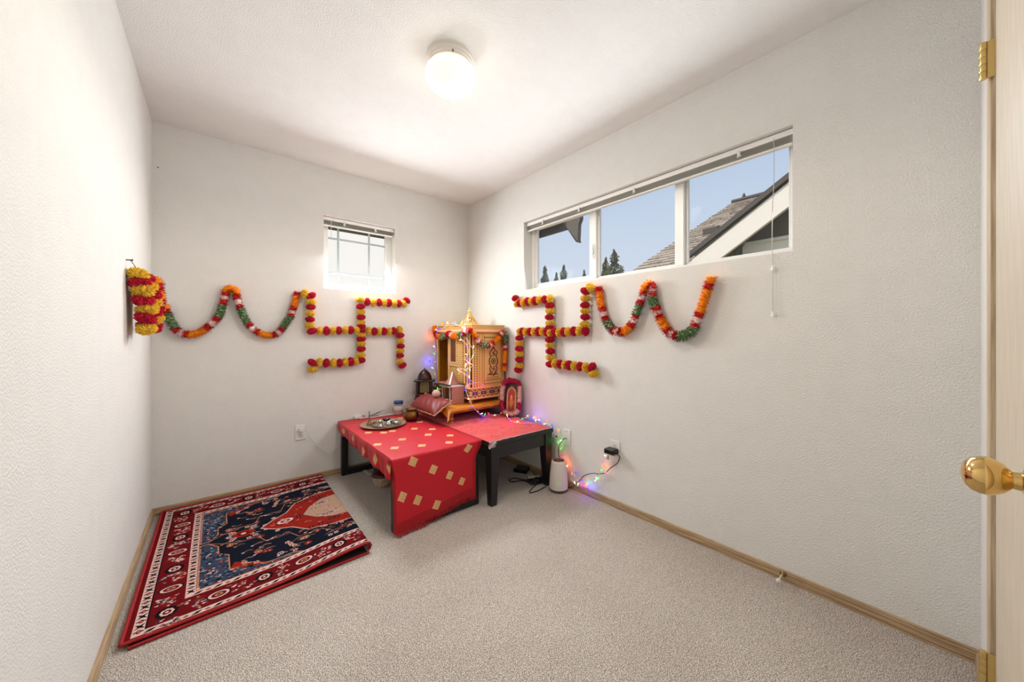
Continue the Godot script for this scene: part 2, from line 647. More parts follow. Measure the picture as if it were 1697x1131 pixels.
func blind(called: String, label: String, fx: Transform3D, a0: float, a1: float, top: float, clips: Array, wand: float, cord: float) -> void:
	var o := thing(called, label, "blind", fx * Vector3((a0 + a1) / 2, top - 0.08, 0.045))
	var white := mat("blind_white", Color(0.94, 0.93, 0.91), 0.4)
	var s := Shape.new()
	s.x = fx
	s.box(Vector3(a0, top - 0.026, 0.026), Vector3(a1, top, 0.058), 0.002)
	part(o, "headrail", s, white)
	# raised slats lie in a bundle, each one a slightly arched strip
	for k in 7:
		s = Shape.new()
		s.x = fx
		var y: float = top - 0.030 - 0.0042 * k
		var prof := []
		for j in 5:
			var q := -1.0 + j * 0.5
			prof.append(Vector2(0.042 + q * 0.0125, y + 0.0022 * (1 - q * q)))
		for j in 4:
			s.quad(Vector3(a0 + 0.006, prof[j].y, prof[j].x), Vector3(a1 - 0.006, prof[j].y, prof[j].x), Vector3(a1 - 0.006, prof[j + 1].y, prof[j + 1].x), Vector3(a0 + 0.006, prof[j + 1].y, prof[j + 1].x))
		part(o, "slat", s, white)
	s = Shape.new()
	s.x = fx
	s.box(Vector3(a0 + 0.004, top - 0.070, 0.030), Vector3(a1 - 0.004, top - 0.060, 0.054), 0.003)
	part(o, "bottom_rail", s, white)
	var clear := mat("clip_plastic", Color(0.86, 0.85, 0.82), 0.25)
	for c in clips:
		s = Shape.new()
		s.x = fx
		s.box(Vector3(c - 0.007, top - 0.048, 0.018), Vector3(c + 0.007, top - 0.020, 0.026), 0.002)
		s.tube([Vector3(c - 0.010, top - 0.048, 0.022), Vector3(c, top - 0.056, 0.016), Vector3(c + 0.012, top - 0.046, 0.022)], 0.0022, 5)
		part(o, "clip", s, clear)
	if wand > -2.0 and cord == 0.0:
		s = Shape.new()
		s.x = fx
		s.tube([Vector3(wand, top - 0.020, 0.022), Vector3(wand, top - 0.10, 0.020), Vector3(wand + 0.002, top - 0.16, 0.020)], 0.0022, 6)
		part(o, "tilt_wand", s, clear)
	if cord > 0.0:
		var thread := mat("pull_cord", Color(0.78, 0.76, 0.70), 0.8)
		s = Shape.new()
		s.x = fx
		var pts := [Vector3(cord, top - 0.02, 0.020), Vector3(cord + 0.002, 1.85, 0.016), Vector3(cord - 0.003, 1.68, 0.010), Vector3(cord, 1.52, -0.004), Vector3(cord + 0.004, 1.420, -0.011), Vector3(cord + 0.004, 1.215, -0.011)]
		s.tube(smooth_path(pts, 5), 0.0016, 5)
		part(o, "cord", s, thread)
		for y in [1.418, 1.207]:
			s = Shape.new()
			s.x = fx * Transform3D(Basis(), Vector3(cord + 0.004, y, -0.012))
			s.lathe([Vector2(0.0005, -0.011), Vector2(0.0075, -0.010), Vector2(0.0065, 0.0), Vector2(0.003, 0.011), Vector2(0.0005, 0.012)], 12)
			part(o, "cord_knob", s, white)

# ================================================================ door
func door() -> void:
	var o := window_root("door_1", "pale wood slab door with brass knob and hinges")
	var grain := noise_tex(0.02, FastNoiseLite.TYPE_SIMPLEX, 4, Color(0.745, 0.69, 0.61), Color(0.80, 0.75, 0.67), 512, 41)
	var slab := textured("door_wood", grain, 0.5, Vector3(9, 0.5, 9))
	var s := Shape.new()
	s.box(Vector3(-1.187, 0.012, 3.168), Vector3(-0.553, 2.035, 3.204), 0.002)
	part(o, "slab", s, slab)
	var brass := mat("polished_brass", Color(0.88, 0.74, 0.47), 0.08, 1.0)
	s = Shape.new()   # knob: turned about the spindle, which points into the room
	s.x = Transform3D(Basis(Vector3(1, 0, 0), Vector3(0, 0, -1), Vector3(0, 1, 0)), Vector3(-1.118, 0.906, 3.168))
	var prof := [Vector2(0.033, 0.0), Vector2(0.033, 0.003), Vector2(0.030, 0.006), Vector2(0.017, 0.009), Vector2(0.0125, 0.011), Vector2(0.0115, 0.018)]
	s.lathe(prof, 40, 0.6)
	part(o, "rosette", s, brass)
	s = Shape.new()
	s.x = Transform3D(Basis(Vector3(1, 0, 0), Vector3(0, 0, -1), Vector3(0, 1, 0)), Vector3(-1.118, 0.906, 3.168))
	s.lathe([Vector2(0.0108, 0.015), Vector2(0.0115, 0.018), Vector2(0.0150, 0.0205), Vector2(0.0205, 0.0255), Vector2(0.0250, 0.0325), Vector2(0.0272, 0.0400), Vector2(0.0268, 0.0470), Vector2(0.0240, 0.0540), Vector2(0.0185, 0.0595), Vector2(0.0110, 0.0627), Vector2(0.0040, 0.0638), Vector2(0.0002, 0.0640)], 48, 0.3)
	part(o, "knob", s, brass)
	var dull := mat("hinge_brass", Color(0.84, 0.74, 0.50), 0.28, 1.0)
	for y in [1.775, 0.30]:
		s = Shape.new()
		s.box(Vector3(-0.5525, y - 0.0445, 3.156), Vector3(-0.5505, y + 0.0445, 3.198), 0.0004)
		var leaf := part(o, "hinge", s, dull)
		for k in 5:
			s = Shape.new()
			s.x = Transform3D(Basis(), Vector3(-0.549, y - 0.0445 + k * 0.0178, 3.1500))
			s.lathe([Vector2(0.0005, 0.0003), Vector2(0.0062, 0.0003), Vector2(0.0066, 0.0012), Vector2(0.0066, 0.0166), Vector2(0.0062, 0.0175), Vector2(0.0005, 0.0175)], 16, 0.9)
			part(leaf, "knuckle", s, dull)
	# casing and jamb
	var casing := textured("oak_upright", noise_tex(0.012, FastNoiseLite.TYPE_SIMPLEX, 4, Color(0.68, 0.60, 0.49), Color(0.79, 0.72, 0.61), 512, 32), 0.45, Vector3(14, 0.6, 14))
	s = Shape.new()
	s.box(Vector3(-0.543, 0, 3.158), Vector3(-0.485, 2.10, 3.170), 0.003)
	s.box(Vector3(-1.255, 0, 3.158), Vector3(-1.197, 2.10, 3.170), 0.003)
	s.box(Vector3(-1.197, 2.043, 3.158), Vector3(-0.543, 2.10, 3.170), 0.003)
	structure("trim_1", s, casing, "oak door casing")
	s = Shape.new()
	s.box(Vector3(-0.550, 0, 3.166), Vector3(-0.540, 2.04, 3.29))
	s.box(Vector3(-1.20, 0, 3.166), Vector3(-1.190, 2.04, 3.29))
	s.box(Vector3(-1.20, 2.036, 3.166), Vector3(-0.54, 2.046, 3.29))
	s.box(Vector3(-1.19, 0, 3.206), Vector3(-0.55, 2.04, 3.216))
	structure("trim_2", s, casing, "oak door jamb")

# ================================================================ ceiling lamp
func ceiling_lamp() -> void:
	var at := Vector3(-1.125, ROOM_H, 1.595)
	var o := thing("ceiling_lamp", "round flush ceiling lamp with glowing frosted globe and ribbed white base", "lamp", at)
	var s := Shape.new()
	s.x = Transform3D(Basis(), at)
	s.lathe([Vector2(0.098, -0.048), Vector2(0.102, -0.046), Vector2(0.102, -0.036), Vector2(0.106, -0.033), Vector2(0.106, -0.022), Vector2(0.111, -0.019), Vector2(0.111, -0.004), Vector2(0.114, 0.0)], 48, 0.9)
	part(o, "base", s, mat("lamp_base_enamel", Color(0.90, 0.87, 0.83), 0.4))
	s = Shape.new()
	s.x = Transform3D(Basis(), at)
	s.lathe([Vector2(0.0002, -0.158), Vector2(0.03, -0.1565), Vector2(0.06, -0.150), Vector2(0.088, -0.137), Vector2(0.108, -0.118), Vector2(0.118, -0.097), Vector2(0.119, -0.080), Vector2(0.113, -0.062), Vector2(0.101, -0.050), Vector2(0.095, -0.044)], 48, 0.3)
	var g := glow("lamp_globe_glass", Color(1.0, 0.965, 0.87), 0.72)
	part(o, "globe", s, g)
	s = Shape.new()
	s.x = Transform3D(Basis(Vector3(0.77, 0, 0.64), Vector3.UP, Vector3(-0.64, 0, 0.77)), at)
	s.tube([Vector3(0.028, -0.041, 0.098), Vector3(0.028, -0.041, 0.108)], 0.003, 8)
	part(o, "screw", s, mat("dark_brass", Color(0.30, 0.22, 0.12), 0.4, 0.8))
	var l := OmniLight3D.new()
	l.name = "lamp_light"
	l.light_color = Color(1.0, 0.965, 0.90)
	l.light_energy = 0.042
	l.light_size = 0.09
	l.omni_range = 9.0
	l.omni_attenuation = 2.0
	l.shadow_enabled = true
	o.add_child(l)
	l.position = Vector3(0, -0.105, 0)
	var down := SpotLight3D.new()   # what the globe sends down into the room
	down.name = "lamp_downlight"
	down.light_color = Color(1.0, 0.965, 0.90)
	down.light_energy = 0.62
	down.light_size = 0.10
	down.spot_angle = 84.0
	down.spot_angle_attenuation = 0.35
	down.spot_range = 9.0
	down.spot_attenuation = 2.0
	down.shadow_enabled = true
	down.rotation = Vector3(-PI / 2, 0, 0)
	o.add_child(down)
	down.position = Vector3(0, -0.168, 0)

# ================================================================ outdoors
func outdoors() -> void:
	var s := Shape.new()
	s.box(Vector3(-60, -3.2, -60), Vector3(60, -3.0, 60))
	structure("ground", s, textured("dry_lawn", noise_tex(0.02, FastNoiseLite.TYPE_SIMPLEX, 4, Color(0.36, 0.38, 0.24), Color(0.52, 0.50, 0.36), 256, 51), 0.95, Vector3(0.3, 0.3, 0.3)), "dry lawn outside")
	# eaves: one added over the small window to block the sun and, at the corner, the end of a gable board
	var trimm := mat("eave_paint", Color(0.42, 0.40, 0.385), 0.8)
	s = Shape.new()
	s.box(Vector3(-3.2, 2.205, -0.95), Vector3(0.64, 2.24, -0.16))
	s.box(Vector3(-3.2, 2.205, -0.97), Vector3(0.64, 2.36, -0.94))
	structure("trim_3", s, trimm, "eave soffit added to keep the sun off the small window")
	s = Shape.new()   # the soffit past the wide window ends in a hanging triangular return
	s.box(Vector3(0.16, 2.175, -0.94), Vector3(0.64, 2.21, 0.74))
	s.box(Vector3(0.585, 2.12, -0.94), Vector3(0.615, 2.21, 0.80))
	s.x = Transform3D(Basis(Vector3(0, 0, 1), Vector3(0, 1, 0), Vector3(1, 0, 0)), Vector3.ZERO)
	s.prism(PackedVector2Array([Vector2(0.725, 2.185), Vector2(0.79, 2.150), Vector2(0.918, 1.975), Vector2(0.936, 1.975), Vector2(0.945, 2.135), Vector2(0.968, 2.18), Vector2(0.968, 2.23), Vector2(0.725, 2.23)]), 0.585, 0.63)
	s.prism(PackedVector2Array([Vector2(0.918, 1.975), Vector2(0.936, 1.975), Vector2(0.80, 2.190), Vector2(0.775, 2.190)]), 0.625, 0.645)
	structure("trim_4", s, trimm, "grey end of the eave outside the wide window")
	neighbour()
	# conifers beyond
	var spots := [[903, 442, 26.0, 0.55], [922, 452, 36.0, 0.6], [934, 440, 31.0, 0.83], [968, 448, 42.0, 0.5], [1004, 428, 27.0, 0.84], [1018, 415, 22.0, 1.0], [1233, 321, 48.0, 0.66], [1268, 322, 38.0, 0.43], [985, 450, 47.0, 0.83]]
	var labels := ["conifer top seen at the left edge of the sliding pane", "low bushy conifer beside the two topped tree", "broad conifer with two tops seen through the sliding pane", "small distant conifer near the window latch", "round shouldered conifer before the tall spiky one", "tall spiky conifer beside the neighbour's roof edge", "conifer tip rising over the neighbour's ridge", "tiny conifer tip behind the ridge near the gable", "low conifer just right of the sliding sash"]
	for k in spots.size():
		var q: Array = spots[k]
		var d := ray(q[0], q[1])
		var top: Vector3 = CAM + d * (q[2] / d.length())
		conifer(top, q[3], labels[k], k)

func conifer(top: Vector3, fat: float, label: String, sd: int) -> void:
	var r := RandomNumberGenerator.new()
	r.seed = 100 + sd
	var h := top.y + 3.0
	var o := thing("conifer", label, "tree", Vector3(top.x, -3.0, top.z), "conifers beyond the neighbour's house")
	var s := Shape.new()
	s.tube([Vector3(top.x, -3.0, top.z), Vector3(top.x, top.y, top.z)], 0.22, 7, 0.02)
	part(o, "trunk", s, mat("bark", Color(0.25, 0.20, 0.15), 0.9))
	s = Shape.new()
	var leaves := 1700
	for k in leaves:
		var m := 3.0 * pow(r.randf(), 0.75) if k < 1400 else r.randf_range(3.0, minf(h * 0.85, 8.0))   # metres below the tip
		var y := top.y - m
		var tier := 0.66 + 0.34 * sin(m * 8.5 + sd)
		var rad: float = (0.03 + minf(m, 3.2) * 0.50) * fat * tier * pow(r.randf(), 0.6)
		var q := m / 8.0
		var a := r.randf() * TAU
		var c := Vector3(top.x + cos(a) * rad, y - rad * 0.25 + r.randf_range(-0.1, 0.1), top.z + sin(a) * rad)
		var z := 0.030 + 0.5 * q * q + 0.14 * q + r.randf() * 0.05
		var d1 := Vector3(cos(a), -0.35, sin(a)) * z * 1.6
		var d2 := Vector3(r.randf_range(-1, 1), r.randf_range(-1, 1), r.randf_range(-1, 1)).normalized() * z
		s.tri(c - d2, c + d1, c + d2)
		s.tri(c - d2 + Vector3(0, z, 0), c + d1 * 0.6, c + d2 * 0.7 - Vector3(0, z * 0.5, 0))
	var f := part(o, "foliage", s, mat("needles_%d" % (sd % 2), [Color(0.42, 0.45, 0.33), Color(0.48, 0.50, 0.38)][sd % 2], 0.9))
	f.set_meta("kind", "stuff")

func neighbour() -> void:
	var A := Vector3(9.02, 4.77, -0.63)     # left end of the ridge
	var E := Vector3(3.90, 2.25, -0.63)     # left end of the eave
	var o := thing("neighbour_house", "neighbouring house with grey shingle roof and white gable boards", "house", Vector3(6.5, -3.0, 3.0))
	var shin := textured("shingles", noise_tex(0.05, FastNoiseLite.TYPE_SIMPLEX, 3, Color(0.50, 0.46, 0.43), Color(0.74, 0.70, 0.66), 512, 61), 0.95, Vector3(0.9, 0.9, 0.9))
	var L := 9.0
	var run := A - E
	var up := run.normalized()
	var nrm := Vector3(-up.y, up.x, 0)
	var rows := 30
	var rr := RandomNumberGenerator.new()
	rr.seed = 12
	# shingle courses: each a lapped strip cut into tabs of slightly different thickness
	var s := Shape.new()
	for k in rows:
		var p0 := E + run * (float(k) / rows)
		var p1 := E + run * (float(k + 1.12) / rows)
		if k == rows - 1:
			p1 = A
		var z := -rr.randf() * 0.3
		while z < L:
			var w := rr.randf_range(0.18, 0.42)
			var th := rr.randf_range(0.012, 0.034)
			var z0 := maxf(z, 0.0)
			var z1 := minf(z + w - 0.012, L)
			if z1 > z0:
				var a := Vector3(0, 0, z0)
				var b := Vector3(0, 0, z1)
				s.quad(p0 + a + nrm * th, p0 + b + nrm * th, p1 + b, p1 + a)
				s.quad(p0 + a, p0 + b, p0 + b + nrm * th, p0 + a + nrm * th)
			z += w
	var roof := part(o, "roof", s, shin)
	roof.set_meta("kind", "stuff")
	var dark := mat("drip_edge", Color(0.30, 0.28, 0.27), 0.7)
	s = Shape.new()
	s.tube([A + Vector3(-0.02, 0.03, 0), A + Vector3(-0.02, 0.03, L)], 0.05, 6)
	part(o, "ridge_cap", s, dark)
	s = Shape.new()   # underside and body
	s.quad(E + Vector3(0.03, -0.04, 0), A + Vector3(0, -0.04, 0), A + Vector3(0, -0.04, L), E + Vector3(0.03, -0.04, L))
	s.box(Vector3(4.35, -3.0, -0.35), Vector3(13.6, 2.3, 8.4))
	s.quad(A + Vector3(0, 0, 0), A + Vector3(0, 0, L), Vector3(14.1, 2.25, -0.63 + L), Vector3(14.1, 2.25, -0.63))
	s.tri(Vector3(4.0, 2.2, -0.4), Vector3(9.02, 4.7, -0.4), Vector3(14.0, 2.2, -0.4))
	part(o, "body", s, mat("neighbour_siding", Color(0.62, 0.58, 0.53), 0.85))
	s = Shape.new()
	s.box(Vector3(3.78, 2.16, -0.63), Vector3(3.91, 2.265, 0.62), 0.01)
	part(o, "gutter", s, mat("gutter_white", Color(0.88, 0.86, 0.83), 0.5))
	# roof vent and pipe, standing on the slope
	var up_at := func(u: float, v: float) -> Vector3:
		var d := ray(u, v)
		var t: float = (E - CAM).dot(nrm) / d.dot(nrm)
		return CAM + d * t
	var vp: Vector3 = up_at.call(1181, 387)
	s = Shape.new()
	s.x = Transform3D(Basis(up, nrm, Vector3(0, 0, 1)), vp)
	s.prism(PackedVector2Array([Vector2(-0.12, 0.0), Vector2(-0.10, 0.14), Vector2(0.04, 0.13), Vector2(0.16, 0.0)]), -0.14, 0.13)
	part(o, "roof_vent", s, mat("vent_metal", Color(0.36, 0.345, 0.33), 0.7))
	vp = up_at.call(1222, 366)
	s = Shape.new()
	s.tube([vp + Vector3(0, -0.1, 0), vp + Vector3(0, 0.14, 0)], 0.045, 10)
	part(o, "vent_pipe", s, mat("pipe_grey", Color(0.40, 0.38, 0.36), 0.6))
	# the gable that stands forward, its boards drawn in the plane x = gx
	var gx := 3.45
	var lo := on_side(1146, 431, gx)
	var slope := (on_side(1302, 306, gx) - lo)
	var half := 2.6
	var tip := lo + slope * (half / slope.z)
	var other := Vector3(gx, lo.y, lo.z + 2 * half)
	var white := mat("fascia_white", Color(0.93, 0.91, 0.885), 0.6)
	for sd in 2:
		var a := lo if sd == 0 else other
		var dirv := (tip - a)
		s = Shape.new()   # fascia board
		var w := Vector3(0, -0.30, 0)
		var dx := Vector3(0.06, 0, 0)
		quad_slab(s, a, tip, tip + w, a + w, dx)
		part(o, "gable_fascia", s, white)
		s = Shape.new()   # dark shingle edge above it
		quad_slab(s, a + Vector3(-0.03, 0.075, -0.10 if sd == 0 else 0.10), tip + Vector3(-0.03, 0.075, 0), tip + Vector3(-0.03, 0, 0), a + Vector3(-0.03, 0.0, -0.10 if sd == 0 else 0.10), Vector3(0.08, 0, 0))
		part(o, "gable_edge", s, dark)
		s = Shape.new()   # its roof running back
		var back := Vector3(3.2, 0, 0)
		if sd == 0:
			s.quad(a + Vector3(0, 0.07, 0), tip + Vector3(0, 0.07, 0), tip + back + Vector3(0, 0.07, 0), a + back * 0.4 + Vector3(0, 0.07, 0))
		else:
			s.quad(tip + Vector3(0, 0.07, 0), a + Vector3(0, 0.07, 0), a + back * 0.4 + Vector3(0, 0.07, 0), tip + back + Vector3(0, 0.07, 0))
		part(o, "gable_roof", s, shin)
	s = Shape.new()   # recessed gable wall
	s.x = Transform3D(Basis(Vector3(0, 0, 1), Vector3(0, 1, 0), Vector3(1, 0, 0)), Vector3.ZERO)
	s.prism(PackedVector2Array([Vector2(lo.z + 0.1, lo.y - 0.05), Vector2(other.z - 0.1, lo.y - 0.05), Vector2(tip.z, tip.y - 0.08)]), gx + 0.40, gx + 0.45)
	part(o, "gable_wall", s, mat("gable_shingle", Color(0.44, 0.41, 0.38), 0.9))
	s = Shape.new()
	var fr0 := on_side(1231, 404, gx + 0.36)
	var fr1 := on_side(1300, 390, gx + 0.36)
	s.box(Vector3(gx + 0.34, fr0.y - 0.30, fr0.z), Vector3(gx + 0.40, fr0.y, other.z - 0.3), 0.004)
	s.box(Vector3(gx + 0.31, fr0.y - 0.045, fr0.z), Vector3(gx + 0.36, fr0.y, other.z - 0.3), 0.004)
	part(o, "frieze_board", s, white)
	s = Shape.new()
	s.tube([on_side(1231, 402, gx + 0.3), on_side(1218, 420, gx + 0.3)], 0.035, 6)
	part(o, "downspout", s, dark)

func quad_slab(s: Shape, a: Vector3, b: Vector3, c: Vector3, d: Vector3, t: Vector3) -> void:
	var p := [a, b, c, d]
	s.quad(d, c, b, a)
	s.quad(a + t, b + t, c + t, d + t)
	for k in 4:
		var m: Vector3 = p[k]
		var n: Vector3 = p[(k + 1) % 4]
		s.quad(m, n, n + t, m + t)

# ================================================================ rug
func rug() -> void:
	var NL := Vector3(-2.243, 0, 1.245)
	var FL := Vector3(-2.240, 0, 0.028)
	var FR := Vector3(-1.352, 0, 0.024)
	var NR := Vector3(-1.372, 0, 1.215)
	var o := thing("rug", "dark red and navy patterned rug folded in half beside the back wall", "rug", Vector3(-1.8, 0, 0.63))
	var pile := mat("rug_pile", Color.WHITE, 0.95)
	pile.albedo_texture = ImageTexture.create_from_image(rug_image())
	relief(pile, noise_tex(0.2, FastNoiseLite.TYPE_SIMPLEX, 2, Color.BLACK, Color.WHITE, 512, 71), 0.12)
	pile.metallic_specular = 0.2
	# a = along the rug from its bound end to the fold and round it, b = from the back wall to the front edge
	var lift := func(b: float) -> float: return lerpf(0.008, 0.019, smoothstep(0.25, 1.0, b))   # radius of the fold
	var centre := func(a: float, b: float) -> Vector2:   # x offset in metres along the rug, height
		var r: float = lift.call(b)
		var len := 0.885 - r
		var d := a * (len + PI * r)
		var wave := 0.0035 * sin(d * 7.0 + b * 3.0) * b
		if d < len:
			var rise: float = smoothstep(0.55, 1.0, d / len)
			return Vector2(d, 0.012 + lerpf(0.006, 2 * r, rise) + wave * (1 - rise) + 0.010 * smoothstep(0.2, 0.0, b) * 0.5)
		var an := (d - len) / r
		return Vector2(len + sin(an) * r, 0.012 + r + cos(an) * r)
	var place := func(q: Vector2, b: float) -> Vector3:
		var f := q.x / 0.885
		var l := FL.lerp(NL, b)
		var rr := FR.lerp(NR, b)
		return l.lerp(rr, f) + Vector3(0, q.y, 0)
	var s := Shape.new()
	s.grid(90, 40, func(a: float, b: float): return place.call(centre.call(a, b), b))
	var top := part(o, "folded_top", s, pile)
	s = Shape.new()   # the lower half, its knotted back seen in the fold
	s.grid(30, 40, func(a: float, b: float): return place.call(Vector2(0.02 + (0.885 - lift.call(b) - 0.02) * a, 0.006), b + (0.012 if b > 0.99 else 0.0)))
	part(o, "lower_half", s, mat("rug_back", Color(0.22, 0.10, 0.10), 0.95))
	var bind := textured("rug_binding", noise_tex(0.08, FastNoiseLite.TYPE_SIMPLEX, 2, Color(0.52, 0.05, 0.075), Color(0.70, 0.10, 0.12), 256, 72), 0.85, Vector3(6, 6, 6))
	for b in [0.0, 1.0]:
		var path := []
		for k in 61:
			path.append(place.call(centre.call(k / 60.0, b), b))
		s = Shape.new()
		s.tube(path, 0.006, 7)
		part(top, "binding", s, bind)
		path = []
		for k in 13:
			path.append(place.call(Vector2(0.02 + 0.85 * k / 12.0, 0.006), b + (0.012 if b > 0.5 else -0.004)))
		s = Shape.new()
		s.tube(path, 0.0055, 6)
		part(top, "binding", s, bind)
	var edge := []
	for k in 31:
		edge.append(place.call(centre.call(0.0, k / 30.0), k / 30.0))
	s = Shape.new()
	s.tube(edge, 0.0065, 7)
	part(top, "binding", s, bind)

func rug_image() -> Image:
	# 92 cm by 122 cm at 8 pixels a centimetre: x from the bound end to the fold, y from the wall to the front
	var q := 8.0
	var W := int(92 * q)
	var H := int(122 * q)
	var im := Image.create(W, H, false, Image.FORMAT_RGB8)
	var red := Color(0.40, 0.042, 0.065)
	var rust := Color(0.55, 0.13, 0.09)
	var navy := Color(0.06, 0.08, 0.13)
	var cream := Color(0.83, 0.70, 0.66)
	var slate := Color(0.19, 0.25, 0.33)
	var tan := Color(0.70, 0.47, 0.35)
	var black := Color(0.07, 0.05, 0.07)
	var r := RandomNumberGenerator.new()
	r.seed = 77
	var C := func(x: float, y: float) -> Vector2: return Vector2(x, y) * q
	im.fill(red)
	# guards: outer and inner bands of cream with dark barbs
	var rect := func(x0, y0, x1, y1, c): im.fill_rect(Rect2i(int(x0 * q), int(y0 * q), int((x1 - x0) * q), int((y1 - y0) * q)), c)
	rect.call(2.2, 1.6, 92, 120.4, cream)
	rect.call(5.6, 4.4, 92, 117.6, black)
	rect.call(6.1, 4.8, 92, 117.2, red)
	rect.call(16.0, 15.6, 92, 106.4, cream)
	rect.call(19.4, 18.6, 92, 103.4, black)
	rect.call(19.8, 19.0, 92, 103.0, navy)
	var y := 3.0
	var flip := false
	while y < 119:
		for x in [3.9, 17.7]:
			if x > 10 and (y < 17 or y > 105):
				continue
			if flip:
				flower(im, C.call(x, y), 1.25 * q, 4, red, red, cream, Vector2(1.2, 0.8))
			else:
				shape_fill(im, PackedVector2Array([C.call(x - 1.5, y - 1.5), C.call(x, y - 0.75), C.call(x + 1.5, y - 1.5), C.call(x + 0.6, y), C.call(x + 1.5, y + 1.5), C.call(x, y + 0.75), C.call(x - 1.5, y + 1.5), C.call(x - 0.6, y)]), black)
		flip = not flip
		y += 3.1
	var x := 7.0
	flip = false
	while x < 92:
		for yy in [3.0, 17.1, 104.9, 119.0]:
			if yy > 10 and yy < 110 and x < 19:
				continue
			if flip:
				flower(im, C.call(x, yy), 0.85 * q, 4, red, red, cream, Vector2(1.3, 0.8))
			else:
				shape_fill(im, PackedVector2Array([C.call(x - 1.9, yy + 0.9), C.call(x - 0.3, yy - 0.6), C.call(x + 1.9, yy - 0.9), C.call(x + 0.4, yy + 0.6)]), black)
		flip = not flip
		x += 3.3
	# main border: rosettes and long ovals in turn, small sprigs between
	var border_motif := func(cx: float, cy: float, k: int, along_x: bool) -> void:
		if k % 2 == 0:
			flower(im, C.call(cx, cy), 3.6 * q, 10, black, navy, cream)
			flower(im, C.call(cx, cy), 2.3 * q, 8, cream, red, cream)
		else:
			var e := Vector2(3.6, 2.2) * q if not along_x else Vector2(3.6, 2.4) * q
			disc(im, C.call(cx, cy), e * 1.15, navy)
			disc(im, C.call(cx, cy), e, cream)
			disc(im, C.call(cx, cy), e * 0.72, red)
			disc(im, C.call(cx, cy), e * 0.40, tan)
			disc(im, C.call(cx, cy), e * 0.18, black)
	var sprig := func(cx: float, cy: float) -> void:
		var n := r.randi_range(2, 4)
		for j in n:
			var a := C.call(cx + r.randf_range(-1.4, 1.4), cy + r.randf_range(-1.2, 1.2)) as Vector2
			var col: Color = [cream, tan, rust, cream, slate][r.randi() % 5]
			stroke(im, a, a + Vector2(r.randf_range(-1.5, 1.5), r.randf_range(-0.7, 0.7)) * q, 0.38 * q, col)
			disc(im, a, Vector2(0.5, 0.42) * q, col)
	for k in 7:
		border_motif.call(11.0, 10.5 + k * 16.8, k, false)
		for j in 13:
			sprig.call(11.0 + r.randf_range(-3.6, 3.6), 18.9 + k * 16.8 + r.randf_range(-3.0, 3.0))
	for k in 5:
		for yy in [10.2, 111.8]:
			border_motif.call(27.0 + k * 16.0, yy, k + 1, true)
			for j in 9:
				sprig.call(19.0 + k * 16.0 + r.randf_range(-3.4, 3.4), yy + r.randf_range(-3.6, 3.6))
	# slate spandrels at the corners, edged in tan steps
	for m in 2:
		var fy := func(v: float) -> float: return v if m == 0 else 122.0 - v
		var sp := PackedVector2Array([C.call(19.8, fy.call(19)), C.call(60, fy.call(19)), C.call(56, fy.call(22)), C.call(44, fy.call(22)), C.call(40, fy.call(27)), C.call(31, fy.call(27)), C.call(31, fy.call(42)), C.call(27, fy.call(46)), C.call(27, fy.call(54)), C.call(23, fy.call(60)), C.call(19.8, fy.call(60))])
		shape_fill(im, sp, slate)
		shape_fill(im, PackedVector2Array([C.call(31, fy.call(27)), C.call(50, fy.call(19.5)), C.call(44, fy.call(24)), C.call(33, fy.call(33))]), rust)
		outline(im, sp, 0.7 * q, tan)
		for j in 700:
			var px := r.randf_range(20, 56)
			var py: float = fy.call(r.randf_range(19.5, 58))
			if Geometry2D.is_point_in_polygon(C.call(px, py), sp):
				var col: Color = [navy, black, cream, rust, Color(0.42, 0.47, 0.53), navy, navy, tan][r.randi() % 8]
				disc(im, C.call(px, py), Vector2(r.randf_range(0.25, 0.9), r.randf_range(0.25, 0.6)) * q, col)
	# navy field: vines and flowers on both sides of the axis at y = 61
	for j in 130:
		var px := r.randf_range(26, 90)
		var py := r.randf_range(23, 60)
		if px < 48 and py < 50 and px < 33:
			continue
		for m in 2:
			var yy: float = py if m == 0 else 122.0 - py
			var kind := j % 5
			if kind == 0:
				flower(im, C.call(px, yy), r.randf_range(1.3, 2.0) * q, 6, [tan, cream, rust][j % 3], navy if j % 2 else rust, cream)
			elif kind == 1:
				flower(im, C.call(px, yy), 1.3 * q, 5, cream, tan, rust)
			else:
				var a := C.call(px, yy) as Vector2
				var dy := 1.0 if m == 0 else -1.0
				stroke(im, a, a + Vector2(2.2, 1.4 * dy) * q, 0.34 * q, tan)
				stroke(im, a + Vector2(2.2, 1.4 * dy) * q, a + Vector2(4.0, 0.6 * dy) * q, 0.34 * q, cream if kind == 2 else tan)
				disc(im, a, Vector2(0.7, 0.5) * q, [slate, cream, rust, tan][j % 4])
	for m in 2:
		var g := func(v: float) -> float: return v if m == 0 else 122.0 - v
		var vine := PackedVector2Array([C.call(23, g.call(60)), C.call(34, g.call(52)), C.call(44, g.call(52)), C.call(47, g.call(44)), C.call(58, g.call(44)), C.call(61, g.call(36)), C.call(72, g.call(34)), C.call(76, g.call(27)), C.call(91, g.call(26))])
		for k in vine.size() - 1:
			stroke(im, vine[k], vine[k + 1], 0.42 * q, tan)
	# a rust palmette on the axis and the great medallion that the fold cuts in half
	flower(im, C.call(38, 61), 4.6 * q, 9, rust, red, cream, Vector2(1.1, 0.9))
	flower(im, C.call(31.5, 61), 2.0 * q, 6, slate, cream, navy)
	var med := PackedVector2Array([C.call(46, 61), C.call(52, 55), C.call(60, 50), C.call(66, 40), C.call(78, 35), C.call(92, 34), C.call(92, 88), C.call(78, 87), C.call(66, 82), C.call(60, 72), C.call(52, 67)])
	shape_fill(im, med, rust)
	outline(im, med, 0.6 * q, cream)
